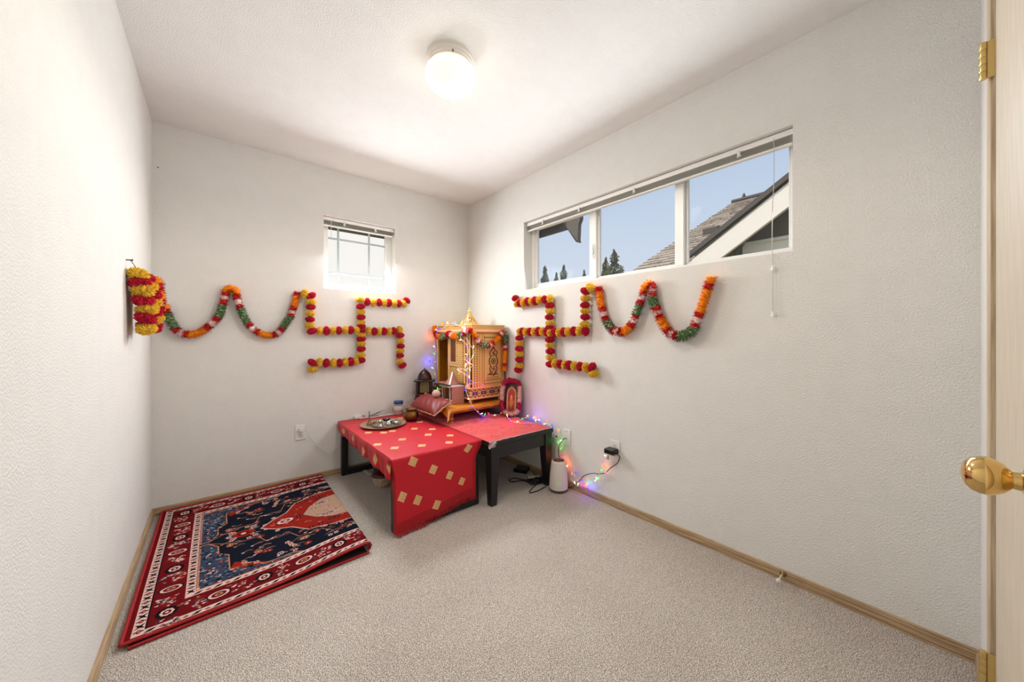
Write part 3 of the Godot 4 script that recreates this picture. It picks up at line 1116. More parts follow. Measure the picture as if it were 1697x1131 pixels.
	for j in 46:
		var px := r.randf_range(50, 90)
		var py := r.randf_range(37, 60)
		for m in 2:
			var pp := C.call(px, py if m == 0 else 122.0 - py) as Vector2
			if Geometry2D.is_point_in_polygon(pp, med):
				if j % 3 == 0:
					flower(im, pp, 1.6 * q, 6, red, navy, tan)
				else:
					stroke(im, pp, pp + Vector2(r.randf_range(-1.8, 1.8), r.randf_range(-1.2, 1.2)) * q, 0.36 * q, [tan, cream, red][j % 3])
	disc(im, C.call(58, 61), Vector2(4.4, 3.0) * q, navy)
	flower(im, C.call(58, 61), 4.0 * q, 10, cream, rust, cream, Vector2(1.1, 0.75))
	var heart := PackedVector2Array([C.call(67, 61), C.call(72, 52), C.call(80, 45), C.call(92, 43), C.call(92, 79), C.call(80, 77), C.call(72, 70)])
	shape_fill(im, heart, Color(0.69, 0.55, 0.47))
	outline(im, heart, 0.6 * q, red)
	for j in 40:
		var pp := C.call(r.randf_range(69, 91), r.randf_range(46, 76)) as Vector2
		if Geometry2D.is_point_in_polygon(pp, heart):
			stroke(im, pp, pp + Vector2(r.randf_range(-1.6, 1.6), r.randf_range(-1.6, 1.6)) * q, 0.34 * q, [rust, red, slate, cream][j % 4])
	for m in [51.5, 70.5]:
		disc(im, C.call(79, m), Vector2(4.2, 2.0) * q, cream)
		disc(im, C.call(79, m), Vector2(3.6, 1.6) * q, Color(0.38, 0.32, 0.33))
		for j in 10:
			disc(im, C.call(79 + r.randf_range(-2.6, 2.6), m + r.randf_range(-1, 1)), Vector2(0.35, 0.3) * q, cream)
	# wool: every knot a little lighter or darker
	for yy in H:
		for xx in W:
			var c := im.get_pixel(xx, yy)
			var k := 0.86 + 0.28 * r.randf()
			im.set_pixel(xx, yy, Color(c.r * k, c.g * k, c.b * k))
	return im

# ================================================================ tables and cloths
func tables() -> void:
	var blackwood := textured("black_stained_wood", noise_tex(0.02, FastNoiseLite.TYPE_SIMPLEX, 3, Color(0.075, 0.068, 0.068), Color(0.12, 0.112, 0.112), 256, 81), 0.38, Vector3(3, 3, 3))
	var o := thing("coffee_table", "low black coffee table on sled legs beneath the red cloth", "table", Vector3(-0.94, 0, 0.6))
	var s := Shape.new()
	s.box(Vector3(-1.225, 0.385, 0.030), Vector3(-0.652, 0.418, 1.142), 0.003)
	part(o, "table_top", s, blackwood)
	for z in [[0.030, 0.075], [1.097, 1.142]]:
		for x in [[-1.223, -1.178], [-0.699, -0.654]]:
			s = Shape.new()
			s.box(Vector3(x[0], 0.0, z[0]), Vector3(x[1], 0.385, z[1]), 0.002)
			part(o, "leg", s, blackwood)
		s = Shape.new()
		s.box(Vector3(-1.178, 0.0, z[0]), Vector3(-0.699, 0.045, z[1]), 0.002)
		part(o, "foot_rail", s, blackwood)
	o = thing("bench", "black wooden bench with square tapered legs under the shrine", "bench", Vector3(-0.34, 0, 0.67))
	s = Shape.new()
	s.box(Vector3(-0.630, 0.388, 0.060), Vector3(-0.055, 0.418, 1.245), 0.004)
	part(o, "bench_top", s, blackwood)
	for a in [[Vector3(-0.565, 0.300, 1.205), Vector3(-0.120, 0.388, 1.228)], [Vector3(-0.565, 0.300, 0.077), Vector3(-0.120, 0.388, 0.100)], [Vector3(-0.613, 0.300, 0.14), Vector3(-0.590, 0.388, 1.165)], [Vector3(-0.095, 0.300, 0.14), Vector3(-0.072, 0.388, 1.165)]]:
		s = Shape.new()
		s.box(a[0], a[1], 0.002)
		part(o, "apron", s, blackwood)
	for sx in [0, 1]:
		for sz in [0, 1]:
			s = Shape.new()
			var x0 := -0.622 if sx == 0 else -0.064
			var z0 := 0.068 if sz == 0 else 1.237
			var dx := 1.0 if sx == 0 else -1.0
			var dz := 1.0 if sz == 0 else -1.0
			var prev := []
			for yy in [[0.388, 0.0, 0.066], [0.30, 0.0, 0.066], [0.0, 0.004, 0.044]]:
				var p := []
				for c in [Vector2(0, 0), Vector2(1, 0), Vector2(1, 1), Vector2(0, 1)]:
					p.append(Vector3(x0 + dx * (yy[1] + c.x * yy[2]), yy[0], z0 + dz * (yy[1] + c.y * yy[2])))
				if prev:
					for k in 4:
						var k2 := (k + 1) % 4
						if dx * dz > 0:
							s.quad(prev[k2], prev[k], p[k], p[k2])
						else:
							s.quad(prev[k], prev[k2], p[k2], p[k])
				prev = p
			if dx * dz > 0:
				s.quad(prev[3], prev[2], prev[1], prev[0])
			else:
				s.quad(prev[0], prev[1], prev[2], prev[3])
			part(o, "leg", s, blackwood)
	red_cloth()
	pink_cloth()

func red_cloth() -> void:
	var o := thing("tablecloth", "red satin cloth with woven gold squares hanging over the coffee table", "tablecloth", Vector3(-0.94, 0.0, 0.6))
	# unfolded: x from 10 cm of hang at the left to the right edge (0.72 m), y from the wall over the front edge and down (1.56 m)
	var q := 700.0
	var W := int(0.72 * q)
	var H := int(1.56 * q)
	var im := Image.create(W, H, false, Image.FORMAT_RGB8)
	im.fill(Color(0.74, 0.065, 0.135))
	var hem := Color(0.63, 0.04, 0.09)
	im.fill_rect(Rect2i(0, 0, W, 8), hem)
	im.fill_rect(Rect2i(W - 22, 0, 22, H), hem)
	im.fill_rect(Rect2i(0, 0, 12, H), hem)
	im.fill_rect(Rect2i(0, H - 40, W, 40), hem)
	var gold := Color(0.92, 0.78, 0.54)
	var X0 := -1.345
	var put_square := func(cx: float, cy: float, sq: float, turn: float) -> void:
		var e1 := Vector2(cos(turn), sin(turn))
		var e2 := Vector2(-e1.y, e1.x)
		var n := int(sq * q * 0.75)
		for a in range(-n, n):
			for b in range(-n, n):
				var pa := (a + 0.5) * 0.5 / q
				var pb := (b + 0.5) * 0.5 / q
				if absf(pa) > sq * 0.36 or absf(pb) > sq * 0.5:
					continue
				var thread := fposmod(pa * 165.0, 1.0) > 0.22 and fposmod(pb * 120.0, 1.0) > 0.16
				var p := (Vector2(cx, cy) + e1 * pa + e2 * pb) * q
				if p.x >= 0 and p.y >= 0 and p.x < W and p.y < H:
					im.set_pixel(int(p.x), int(p.y), gold if thread else Color(0.62, 0.30, 0.16))
	for p in [[626, 737], [668, 728], [689, 710], [719, 711], [712, 720], [749, 721], [747, 733], [655, 742], [701, 738], [618, 704], [665, 693], [698, 699], [637, 717], [611, 717], [652, 714]]:
		var w := on_floor(p[0], p[1], T1)
		put_square.call(w.x - X0, w.z, 0.062, 0.55)
	for p in [[685, 767], [719, 781], [749, 793], [773.5, 806], [690.5, 831], [724, 842], [662, 825], [779.5, 745.5]]:
		var w := on_back(p[0], p[1], 1.158)
		put_square.call(w.x - X0, 1.150 + (T1 - w.y), 0.066, 0.55)
	for p in [[571, 716], [586.5, 727], [604, 746], [624, 758], [647, 771]]:
		var w := on_side(p[0], p[1], -1.240)
		put_square.call(0.105 - (T1 - w.y), w.z, 0.060, 0.6)
	var cloth := mat("red_satin", Color.WHITE, 0.48)
	cloth.albedo_texture = ImageTexture.create_from_image(im)
	cloth.metallic_specular = 0.4
	cloth.rim_enabled = true
	cloth.rim = 0.1
	var fold := func(x: float, z: float) -> float: return 0.0007 * (sin(x * 31 + z * 9) + sin(z * 23 - x * 12)) 
	# one sheet: top and front
	var sheet := func(a: float, b: float) -> Vector3:
		var l := b * 1.555
		var x := lerpf(-1.240, -0.640, a)
		var edge := 1.148
		var r := 0.010
		if l < edge:
			return Vector3(x, T1 - 0.0018 + fold.call(x, l), maxf(0.020, l))
		var d := l - edge
		var drop: float = lerpf(0.415, 0.350, smoothstep(0.0, 1.0, a))
		d = d / 0.407 * drop
		var an := minf(d / r, PI / 2)
		var p := Vector3(x, T1 - 0.0018 - r * (1 - cos(an)), edge + r * sin(an))
		if d > r * PI / 2:
			var dd := d - r * PI / 2
			p.y -= dd
			p.z += 0.006 * sin(x * 19.0 + 1.0) * dd * 2.2 + 0.020 * smoothstep(0.0, 0.4, dd) * (1 - a) * (1 - a)
			p.x = lerpf(p.x, -0.94, 0.17 * smoothstep(0.0, 0.10, dd) * (a if a > 0.5 else 0.35 * (1 - a)))
		return p
	var s := Shape.new()
	s.grid(48, 110, sheet)
	uv_span(s, 0.105 / 0.72, 1.0, 0.0, 1.0)
	part(o, "sheet", s, cloth)
	var side := func(a: float, b: float) -> Vector3:   # a: from the top edge down, b: along z
		var z := lerpf(0.022, 1.150, b)
		var d: float = a * lerpf(0.075, 0.115, smoothstep(0.0, 1.0, b))
		var wob := 0.007 * sin(z * 27.0) * a + 0.004 * sin(z * 61.0) * a
		return Vector3(-1.240 - 0.006 * sin(minf(a * 6, PI / 2)) + wob, T1 - 0.0018 - d + fold.call(-1.24, z) * (1 - a), z)
	s = Shape.new()
	s.grid(10, 70, side)
	for k in s.t.size():
		s.t[k] = Vector2((0.105 - s.t[k].x * 0.095) / 0.72, (0.022 + s.t[k].y * 1.128) / 1.56)
	part(o, "side_drop", s, cloth)
	# the loose corner where the side drop meets the front
	s = Shape.new()
	s.grid(8, 40, func(a: float, b: float):
		var e: Vector3 = sheet.call(0.0, lerpf(1.150 / 1.555, 1.0, b))
		var w := 0.050 * (1 - 0.75 * b) + 0.010 * sin(b * 9.0)
		return Vector3(e.x - 0.010 * sin(a * PI) - 0.004 * a, e.y, e.z - a * w))
	for k in s.t.size():
		s.t[k] = Vector2(0.02, 0.9 + 0.02 * s.t[k].y)
	part(o, "corner_fold", s, cloth)
	# fringe along the bottom of the front
	s = Shape.new()
	var fr := RandomNumberGenerator.new()
	fr.seed = 4
	for k in 170:
		var a := (k + fr.randf()) / 170.0
		var p: Vector3 = sheet.call(a, 1.0)
		var l := fr.randf_range(0.020, 0.032)
		p.y += 0.002
		var e := Vector3(p.x + fr.randf_range(-0.004, 0.004), maxf(0.004, p.y - l), p.z + fr.randf_range(0.0, 0.008))
		if p.y - l < 0.004:
			e += Vector3(0, 0, l * 0.6)
		s.tube([p, p.lerp(e, 0.5) + Vector3(0, 0, 0.002), e], 0.0017, 4)
	var fringe := part(o, "fringe", s, mat("red_fringe", Color(0.60, 0.04, 0.08), 0.7))
	fringe.set_meta("kind", "stuff")

func uv_span(s: Shape, u0: float, u1: float, v0: float, v1: float) -> void:
	for k in s.t.size():
		s.t[k] = Vector2(lerpf(u0, u1, s.t[k].x), lerpf(v0, v1, s.t[k].y))

func pink_cloth() -> void:
	var o := thing("bench_cloth", "crumpled coral red cloth spread over the black bench", "cloth", Vector3(-0.34, 0.418, 0.7))
	var n := FastNoiseLite.new()
	n.seed = 15
	n.frequency = 7.0
	n.fractal_octaves = 3
	var s := Shape.new()
	var top := func(a: float, b: float) -> Vector3:
		var x := lerpf(-0.634, -0.062, a)
		var z := lerpf(0.070, 1.236 + 0.008 * n.get_noise_2d(a * 4, 3), b)
		var e: float = minf(minf(a, 1 - a) * 14.0, (1 - b) * 22.0)
		var y := 0.4205 + (0.005 + 0.017 * maxf(0.0, n.get_noise_2d(x, z) + 0.45)) * clampf(e, 0, 1)
		return Vector3(x, y, z)
	s.grid(70, 110, top)
	var m := textured("coral_fleece", noise_tex(0.05, FastNoiseLite.TYPE_SIMPLEX, 4, Color(0.80, 0.13, 0.16), Color(0.95, 0.42, 0.40), 512, 83), 0.9, Vector3(3.2, 3.2, 3.2))
	relief(m, mats["rug_pile"].heightmap_texture, 0.2)
	m.rim_enabled = true
	m.rim = 0.4
	part(o, "sheet", s, m)
	# its pale selvedge along the front edge
	s = Shape.new()
	var edge := []
	for k in 41:
		edge.append(top.call(k / 40.0, 1.0) + Vector3(0, 0.002, 0.002))
	s.tube(edge, 0.0028, 5)
	part(o, "selvedge", s, mat("pale_selvedge", Color(0.86, 0.72, 0.70), 0.8))
	# a printed cloth tag crumpled at the corner
	s = Shape.new()
	s.grid(8, 6, func(a: float, b: float): return Vector3(-0.652 + 0.055 * a, 0.428 - 0.04 * b + 0.004 * sin(a * 9 + b * 5), 1.252 + 0.008 * sin(b * 7 + a * 6)))
	part(o, "care_tag", s, textured("tag_print", noise_tex(0.06, FastNoiseLite.TYPE_SIMPLEX, 2, Color(0.45, 0.25, 0.30), Color(0.93, 0.90, 0.89), 256, 84), 0.6, Vector3(8, 8, 8)))

# ================================================================ things on and under the coffee table
func turned(at: Vector3, prof: Array, segs := 28, sharp := 0.7) -> Shape:
	var s := Shape.new()
	s.x = Transform3D(Basis(), at)
	s.lathe(prof, segs, sharp)
	return s
func v2(list: Array) -> Array:
	var out := []
	for k in range(0, list.size(), 2):
		out.append(Vector2(list[k], list[k + 1]))
	return out

func table_things() -> void:
	var T := T1
	var steel := mat("steel", Color(0.72, 0.71, 0.69), 0.22, 1.0)
	var pewter := mat("tray_bronze", Color(0.66, 0.56, 0.44), 0.42, 0.65)
	var c := Vector3(-1.005, T, 0.375)
	var s := turned(c, v2([0.0005, 0.001, 0.13, 0.001, 0.145, 0.004, 0.163, 0.012, 0.165, 0.0145, 0.162, 0.0150, 0.142, 0.0075, 0.125, 0.0045, 0.0005, 0.0045]), 56)
	solo("round_tray", "large round bronze tray on the red cloth", "tray", s, pewter, c)
	var c2 := c + Vector3(0.015, 0.0045, 0.02)
	s = turned(c2, v2([0.0005, 0.001, 0.092, 0.001, 0.102, 0.006, 0.105, 0.014, 0.1075, 0.0142, 0.105, 0.004, 0.092, 0.003, 0.0005, 0.003]), 48)
	solo("steel_plate", "rimmed steel plate standing in the bronze tray", "plate", s, steel, c2)
	# what stands on the steel plate
	var on := c2 + Vector3(0, 0.003, 0)
	var p := on + Vector3(-0.058, 0, 0.03)
	var o := thing("hand_bell", "small steel bell with round handle on the plate", "bell", p)
	part(o, "cup", turned(p, v2([0.021, 0.0, 0.0225, 0.001, 0.019, 0.006, 0.016, 0.015, 0.012, 0.021, 0.004, 0.024, 0.0005, 0.0245]), 22), steel)
	s = Shape.new()
	s.ball(p + Vector3(0, 0.036, 0), Vector3(0.0125, 0.0125, 0.0125), 16, 10)
	part(o, "handle", s, steel)
	p = on + Vector3(0.005, 0, -0.015)
	o = thing("oil_lamp", "black cup lamp on a short stem on the plate", "oil lamp", p)
	part(o, "stem", turned(p, v2([0.016, 0.0, 0.016, 0.002, 0.006, 0.006, 0.005, 0.018, 0.012, 0.022]), 18), steel)
	part(o, "cup", turned(p, v2([0.004, 0.018, 0.020, 0.022, 0.030, 0.034, 0.031, 0.038, 0.027, 0.036, 0.016, 0.028, 0.0005, 0.026]), 22), mat("soot_black", Color(0.035, 0.033, 0.032), 0.5))
	for b in [[Vector3(0.0, 0, 0.05), 0.021, "steel bowl before the black oil lamp", Color(0.55, 0.54, 0.52)], [Vector3(0.062, 0, 0.035), 0.020, "steel bowl of white powder on the plate", Color(0.93, 0.92, 0.9)], [Vector3(0.055, 0, -0.025), 0.018, "steel bowl of dark powder behind the white one", Color(0.20, 0.14, 0.10)], [Vector3(-0.03, 0, -0.05), 0.017, "steel bowl of rice grains beside the bell", Color(0.85, 0.80, 0.70)]]:
		p = on + b[0]
		o = thing("small_bowl", b[2], "bowl", p, "small bowls on the steel plate")
		var r: float = b[1]
		part(o, "bowl", turned(p, v2([r * 0.6, 0.0, r * 0.85, 0.006, r, 0.016, r * 1.04, 0.0165, r * 0.94, 0.010, r * 0.6, 0.003, 0.0005, 0.003]), 22), steel)
		s = turned(p, v2([r * 0.88, 0.010, r * 0.6, 0.014, r * 0.25, 0.017, 0.0005, 0.0175]), 18)
		part(o, "filling", s, mat("filling_%d" % hash(b[2]), b[3], 0.9))
	# incense holder: a bell shaped foot and a rod
	p = c + Vector3(-0.088, 0.0045, -0.055)
	o = thing("incense_holder", "slim brass incense holder with tall rod at the tray's edge", "incense holder", p)
	var brown := mat("aged_brass", Color(0.52, 0.42, 0.30), 0.35, 0.85)
	part(o, "foot", turned(p, v2([0.020, 0.0, 0.021, 0.003, 0.017, 0.012, 0.011, 0.024, 0.006, 0.038, 0.004, 0.046]), 20), brown)
	part(o, "rod", turned(p, v2([0.004, 0.044, 0.0036, 0.10, 0.0034, 0.104, 0.0005, 0.105]), 10), brown)
	# brass pot
	p = Vector3(-0.784, T, 0.375)
	o = thing("brass_pot", "round dark brass water pot with flared rim", "pot", p)
	var pot := relief(mat("hammered_brass", Color(0.46, 0.31, 0.16), 0.30, 0.9), mats["rug_pile"].heightmap_texture, 0.06)
	part(o, "body", turned(p, v2([0.028, 0.0, 0.031, 0.003, 0.047, 0.012, 0.058, 0.028, 0.0605, 0.042, 0.056, 0.058, 0.045, 0.070, 0.038, 0.076, 0.037, 0.080]), 36, 0.4), pot)
	part(o, "rim", turned(p, v2([0.037, 0.079, 0.041, 0.086, 0.047, 0.091, 0.048, 0.093, 0.045, 0.0935, 0.038, 0.087, 0.033, 0.080, 0.030, 0.06, 0.0005, 0.058]), 36, 0.4), pot)
	# jar
	p = Vector3(-0.772, T, 0.088)
	o = thing("jar", "clear jar of golden ghee with blue screw lid and paper label", "jar", p)
	var clear := mat("jar_plastic", Color(0.86, 0.84, 0.80, 0.35), 0.1)
	clear.transparency = BaseMaterial3D.TRANSPARENCY_ALPHA
	part(o, "body", turned(p, v2([0.0005, 0.001, 0.034, 0.001, 0.037, 0.005, 0.037, 0.086, 0.034, 0.093]), 30, 0.9), clear)
	part(o, "contents", turned(p, v2([0.0005, 0.002, 0.0345, 0.003, 0.0355, 0.006, 0.0355, 0.034, 0.0005, 0.034]), 26, 0.9), mat("ghee", Color(0.70, 0.47, 0.13), 0.4))
	part(o, "label", turned(p, v2([0.0374, 0.034, 0.0376, 0.0345, 0.0376, 0.074, 0.0374, 0.0745]), 30, 0.9), label_paper())
	part(o, "lid", turned(p, v2([0.034, 0.092, 0.0385, 0.092, 0.0395, 0.095, 0.0395, 0.112, 0.0375, 0.116, 0.0005, 0.117]), 30, 0.8), mat("blue_lid", Color(0.07, 0.25, 0.50), 0.4))
	# matchbox and incense packets by the wall
	p = on_floor(594, 693.5, T)
	o = thing("matchbox", "white and red matchbox near the back edge of the red cloth", "matchbox", p)
	s = Shape.new()
	s.x = Transform3D(Basis(Vector3.UP, 0.25), p)
	s.box(Vector3(-0.032, 0, -0.022), Vector3(0.026, 0.016, 0.022), 0.001)
	part(o, "sleeve", s, mat("matchbox_white", Color(0.86, 0.80, 0.80), 0.7))
	s = Shape.new()
	s.x = Transform3D(Basis(Vector3.UP, 0.25), p)
	s.box(Vector3(0.026, 0.001, -0.020), Vector3(0.046, 0.015, 0.020), 0.001)
	part(o, "drawer", s, mat("matchbox_red", Color(0.78, 0.16, 0.13), 0.6))
	var pk := [[Vector3(-1.012, T, 0.060), -0.12, 0.16, "flat silver wrapper beside the matchbox", Color(0.72, 0.70, 0.70)], [Vector3(-0.895, T, 0.072), 0.05, 0.23, "long pale incense packet lying against the back wall", Color(0.80, 0.72, 0.71)]]
	for k in pk:
		s = Shape.new()
		s.x = Transform3D(Basis(Vector3.UP, k[1]), k[0])
		var hl: float = k[2] / 2
		s.box(Vector3(-hl, 0, -0.018), Vector3(hl, 0.010, 0.018), 0.003)
		solo("incense_packet", k[3], "packet", s, mat("packet_%d" % hash(k[3]), k[4], 0.45), k[0])
	s = Shape.new()
	s.tube([Vector3(-1.00, T + 0.013, 0.040), Vector3(-0.905, T + 0.034, 0.026)], 0.0016, 5)
	s.tube([Vector3(-1.02, T + 0.0115, 0.062), Vector3(-0.985, T + 0.0125, 0.05), Vector3(-0.87, T + 0.042, 0.022)], 0.0016, 5)
	solo("incense_sticks", "two dark incense sticks leaning on the packets", "incense", s, mat("incense_brown", Color(0.20, 0.14, 0.11), 0.9), Vector3(-0.96, T + 0.012, 0.04))
	# under the coffee table
	p = Vector3(-1.035, 0, 0.445)
	o = thing("food_tub", "clear tub of pale puffed rice with dark red lid under the table", "tub", p)
	part(o, "tub", turned(p, v2([0.0005, 0.002, 0.052, 0.002, 0.060, 0.010, 0.073, 0.075, 0.074, 0.078]), 30, 0.8), textured("puffed_rice", noise_tex(0.05, FastNoiseLite.TYPE_CELLULAR, 2, Color(0.62, 0.53, 0.42), Color(0.90, 0.84, 0.74), 256, 91), 0.5, Vector3(7, 7, 7)))
	part(o, "lid", turned(p, v2([0.074, 0.076, 0.080, 0.077, 0.081, 0.084, 0.074, 0.094, 0.050, 0.106, 0.028, 0.112, 0.0005, 0.113]), 30, 0.5), mat("dark_red_lid", Color(0.26, 0.02, 0.03), 0.35))
	p = Vector3(-0.985, 0, 0.235)
	o = thing("green_canister", "green plastic canister with lighter lid behind the tub", "canister", p)
	part(o, "body", turned(p, v2([0.0005, 0.001, 0.044, 0.001, 0.046, 0.004, 0.046, 0.085, 0.043, 0.090]), 26, 0.8), mat("dark_green", Color(0.04, 0.22, 0.10), 0.4))
	part(o, "lid", turned(p, v2([0.044, 0.088, 0.048, 0.089, 0.048, 0.112, 0.045, 0.116, 0.0005, 0.117]), 26, 0.8), mat("leaf_green", Color(0.10, 0.45, 0.20), 0.4))
	# floor register by the wall
	p = Vector3(-0.93, 0, 0.12)
	o = thing("floor_register", "white metal floor register with dark slots under the table", "vent", p)
	s = Shape.new()
	for a in [[Vector3(-1.065, 0, 0.045), Vector3(-0.795, 0.006, 0.068)], [Vector3(-1.065, 0, 0.172), Vector3(-0.795, 0.006, 0.195)], [Vector3(-1.065, 0, 0.068), Vector3(-1.040, 0.006, 0.172)], [Vector3(-0.820, 0, 0.068), Vector3(-0.795, 0.006, 0.172)]]:
		s.box(a[0], a[1], 0.002)
	part(o, "frame", s, mat("register_white", Color(0.80, 0.78, 0.75), 0.5))
	s = Shape.new()
	s.box(Vector3(-1.040, 0.0, 0.068), Vector3(-0.820, 0.0012, 0.172))
	part(o, "duct", s, mat("duct_dark", Color(0.04, 0.04, 0.04), 0.8))
	for k in 14:
		s = Shape.new()
		s.box(Vector3(-1.034 + k * 0.0155, 0.001, 0.068), Vector3(-1.027 + k * 0.0155, 0.005, 0.172), 0.0008)
		part(o, "slat", s, mats["register_white"])

func label_paper() -> Material:
	var im := Image.create(256, 96, false, Image.FORMAT_RGB8)
	im.fill(Color(0.88, 0.85, 0.80))
	im.fill_rect(Rect2i(0, 0, 256, 14), Color(0.55, 0.52, 0.62))
	var r := RandomNumberGenerator.new()
	r.seed = 3
	for k in 6:
		for x in range(10, 246):
			if r.randf() < 0.5:
				im.fill_rect(Rect2i(x, 24 + k * 11, 2, 3), Color(0.50, 0.47, 0.50))
	var m := mat("label_paper", Color.WHITE, 0.6)
	m.albedo_texture = ImageTexture.create_from_image(im)
	m.uv1_scale = Vector3(1, 24.7, 1)
	m.uv1_offset = Vector3(0, 0.16, 0)
	return m

# ================================================================ the altar on the bench
func meenakari(kind: int) -> Material:
	var key := "painted_gold_%d" % kind
	if mats.has(key):
		return mats[key]
	var W := 256
	var H := 256
	var gold := Color(0.90, 0.72, 0.43)
	var deep := Color(0.36, 0.17, 0.08)
	var red := Color(0.50, 0.06, 0.08)
	var green := Color(0.10, 0.26, 0.16)
	var blue := Color(0.20, 0.16, 0.42)
	if kind == 2:
		W = 384
		H = 528
	var im := Image.create(W, H, false, Image.FORMAT_RGB8)
	im.fill(gold)
	match kind:
		0:   # rows of dots, diamonds and leaves
			for y in 8:
				for x in 8:
					var c := Vector2(x * 32 + 16, y * 32 + 16)
					if (x + y) % 2 == 0:
						flower(im, c, 11, 6, deep, red, gold)
					else:
						shape_fill(im, PackedVector2Array([c + Vector2(0, -10), c + Vector2(7, 0), c + Vector2(0, 10), c + Vector2(-7, 0)]), green)
						disc(im, c, Vector2(3, 3), gold)
		1:   # lattice of leaves for the plinth
			for x in 4:
				var c := Vector2(x * 64 + 32, 128)
				for d in [-1, 1]:
					stroke(im, c + Vector2(-32, -100 * d), c + Vector2(32, 100 * d), 9, deep)
				flower(im, c, 34, 6, blue, deep, gold, Vector2(0.7, 1.5))
				flower(im, c + Vector2(32, 0), 20, 5, red, gold, green, Vector2(0.7, 1.5))
				for y in [40, 216]:
					flower(im, Vector2(c.x, y), 18, 5, blue, green, gold, Vector2(0.7, 1.3))
		2:   # the side panel
			im.fill_rect(Rect2i(0, 0, W, H), Color(0.89, 0.70, 0.40))
			for y in 26:
				for x in [14, 96, 128, 364]:
					flower(im, Vector2(x, y * 20 + 12), 8, 4, deep if x != 128 else red, gold, deep)
			for x in [44, 70]:
				for y in 22:
					disc(im, Vector2(x, y * 24 + 12), Vector2(5, 9), deep)
			im.fill_rect(Rect2i(150, 24, 196, 480), Color(0.92, 0.75, 0.47))
			for x in 9:
				flower(im, Vector2(160 + x * 22, 44), 10, 5, green, red, gold)
				flower(im, Vector2(160 + x * 22, 78), 7, 4, deep, gold, red)
				flower(im, Vector2(160 + x * 22, 500), 9, 4, deep, gold, deep)
			for x in 3:
				im.fill_rect(Rect2i(176, 438 + x * 14, 148, 4), [deep, red, deep][x])
			for k in 5:
				for d in [-1, 1]:
					stroke(im, Vector2(250 + d * 12, 418), Vector2(250 + d * (30 + k * 9), 384 + k * 8), 5, deep)
			for x in [150, 346]:
				im.fill_rect(Rect2i(x - 2, 24, 4, 480), red)
			im.fill_rect(Rect2i(150, 468, 196, 4), red)
		3:   # fine frieze
			for x in 16:
				flower(im, Vector2(x * 16 + 8, 128), 7, 4, deep, gold, deep, Vector2(1, 9))
			for y in [40, 216]:
				im.fill_rect(Rect2i(0, y - 8, 256, 16), deep)
	var m := mat(key, Color.WHITE, 0.38, 0.25)
	m.albedo_texture = ImageTexture.create_from_image(im)
	return m

func altar() -> void:
	# low stool under a yellow cloth
	var ct := 0.540
	var o := thing("low_stool", "low painted stool with carved legs carrying the golden shrine", "stool", Vector3(-0.33, T1 + 0.004, 0.38))
	var paint := textured("carved_orange", noise_tex(0.06, FastNoiseLite.TYPE_CELLULAR, 2, Color(0.42, 0.14, 0.05), Color(0.85, 0.52, 0.22), 256, 101), 0.5, Vector3(9, 9, 9))
	var s := Shape.new()
	s.box(Vector3(-0.615, 0.505, 0.085), Vector3(-0.065, ct - 0.004, 0.695), 0.004)
	part(o, "seat", s, paint)
	for x in [-0.592, -0.090]:
		for z in [0.110, 0.672]:
			part(o, "leg", turned(Vector3(x, 0, z), v2([0.017, 0.428, 0.019, 0.436, 0.014, 0.444, 0.021, 0.456, 0.022, 0.466, 0.015, 0.476, 0.020, 0.486, 0.022, 0.506]), 16, 0.6), paint)
	var yel := mat("yellow_satin", Color(0.82, 0.50, 0.08), 0.42)
	yel.rim_enabled = true
	yel.rim = 0.3
	o = thing("stool_cloth", "yellow satin cloth with zigzag border over the low stool", "cloth", Vector3(-0.33, ct, 0.38))
	s = Shape.new()
	s.grid(24, 24, func(a: float, b: float):
		var x := lerpf(-0.625, -0.058, a)
		var z := lerpf(0.08, 0.706, b)
		return Vector3(x, ct + 0.0015 + 0.0012 * sin(x * 40) * sin(z * 33), z))
	part(o, "top", s, yel)
	s = Shape.new()
	s.grid(40, 4, func(a: float, b: float): return Vector3(lerpf(-0.625, -0.058, a), ct + 0.0015 - b * 0.030, 0.706 + 0.004 * sin(b * 3) + 0.002 * sin(a * 30)))
	part(o, "front_drop", s, yel)
	s = Shape.new()
	s.grid(4, 40, func(a: float, b: float): return Vector3(-0.625 - 0.010 * a + 0.006 * sin(b * 21) * a, ct + 0.0015 - a * (0.034 + 0.03 * smoothstep(0.86, 0.97, b)), lerpf(0.08, 0.706, b)))
	part(o, "side_drop", s, yel)
	s = Shape.new()   # hanging corner
	s.grid(5, 8, func(a: float, b: float): return Vector3(-0.640 + 0.032 * a - 0.008 * b, ct - 0.002 - b * (0.085 - 0.05 * a), 0.712 + 0.010 * sin(a * 5) * b))
	part(o, "corner_drop", s, mat("pale_gold_cloth", Color(0.88, 0.72, 0.38), 0.5))
	s = Shape.new()
	for k in 30:
		var x := lerpf(-0.60, -0.075, k / 29.0)
		var d := 0.55 / 30
		s.tube([Vector3(x - d / 2, ct - 0.026, 0.7105), Vector3(x, ct - 0.014, 0.7105), Vector3(x + d / 2, ct - 0.026, 0.7105)], 0.0022, 4)
	part(o, "zigzag_border", s, mat("dark_thread", Color(0.16, 0.07, 0.03), 0.8))
	temple()
	small_shrines()
	cushion()
	picture()

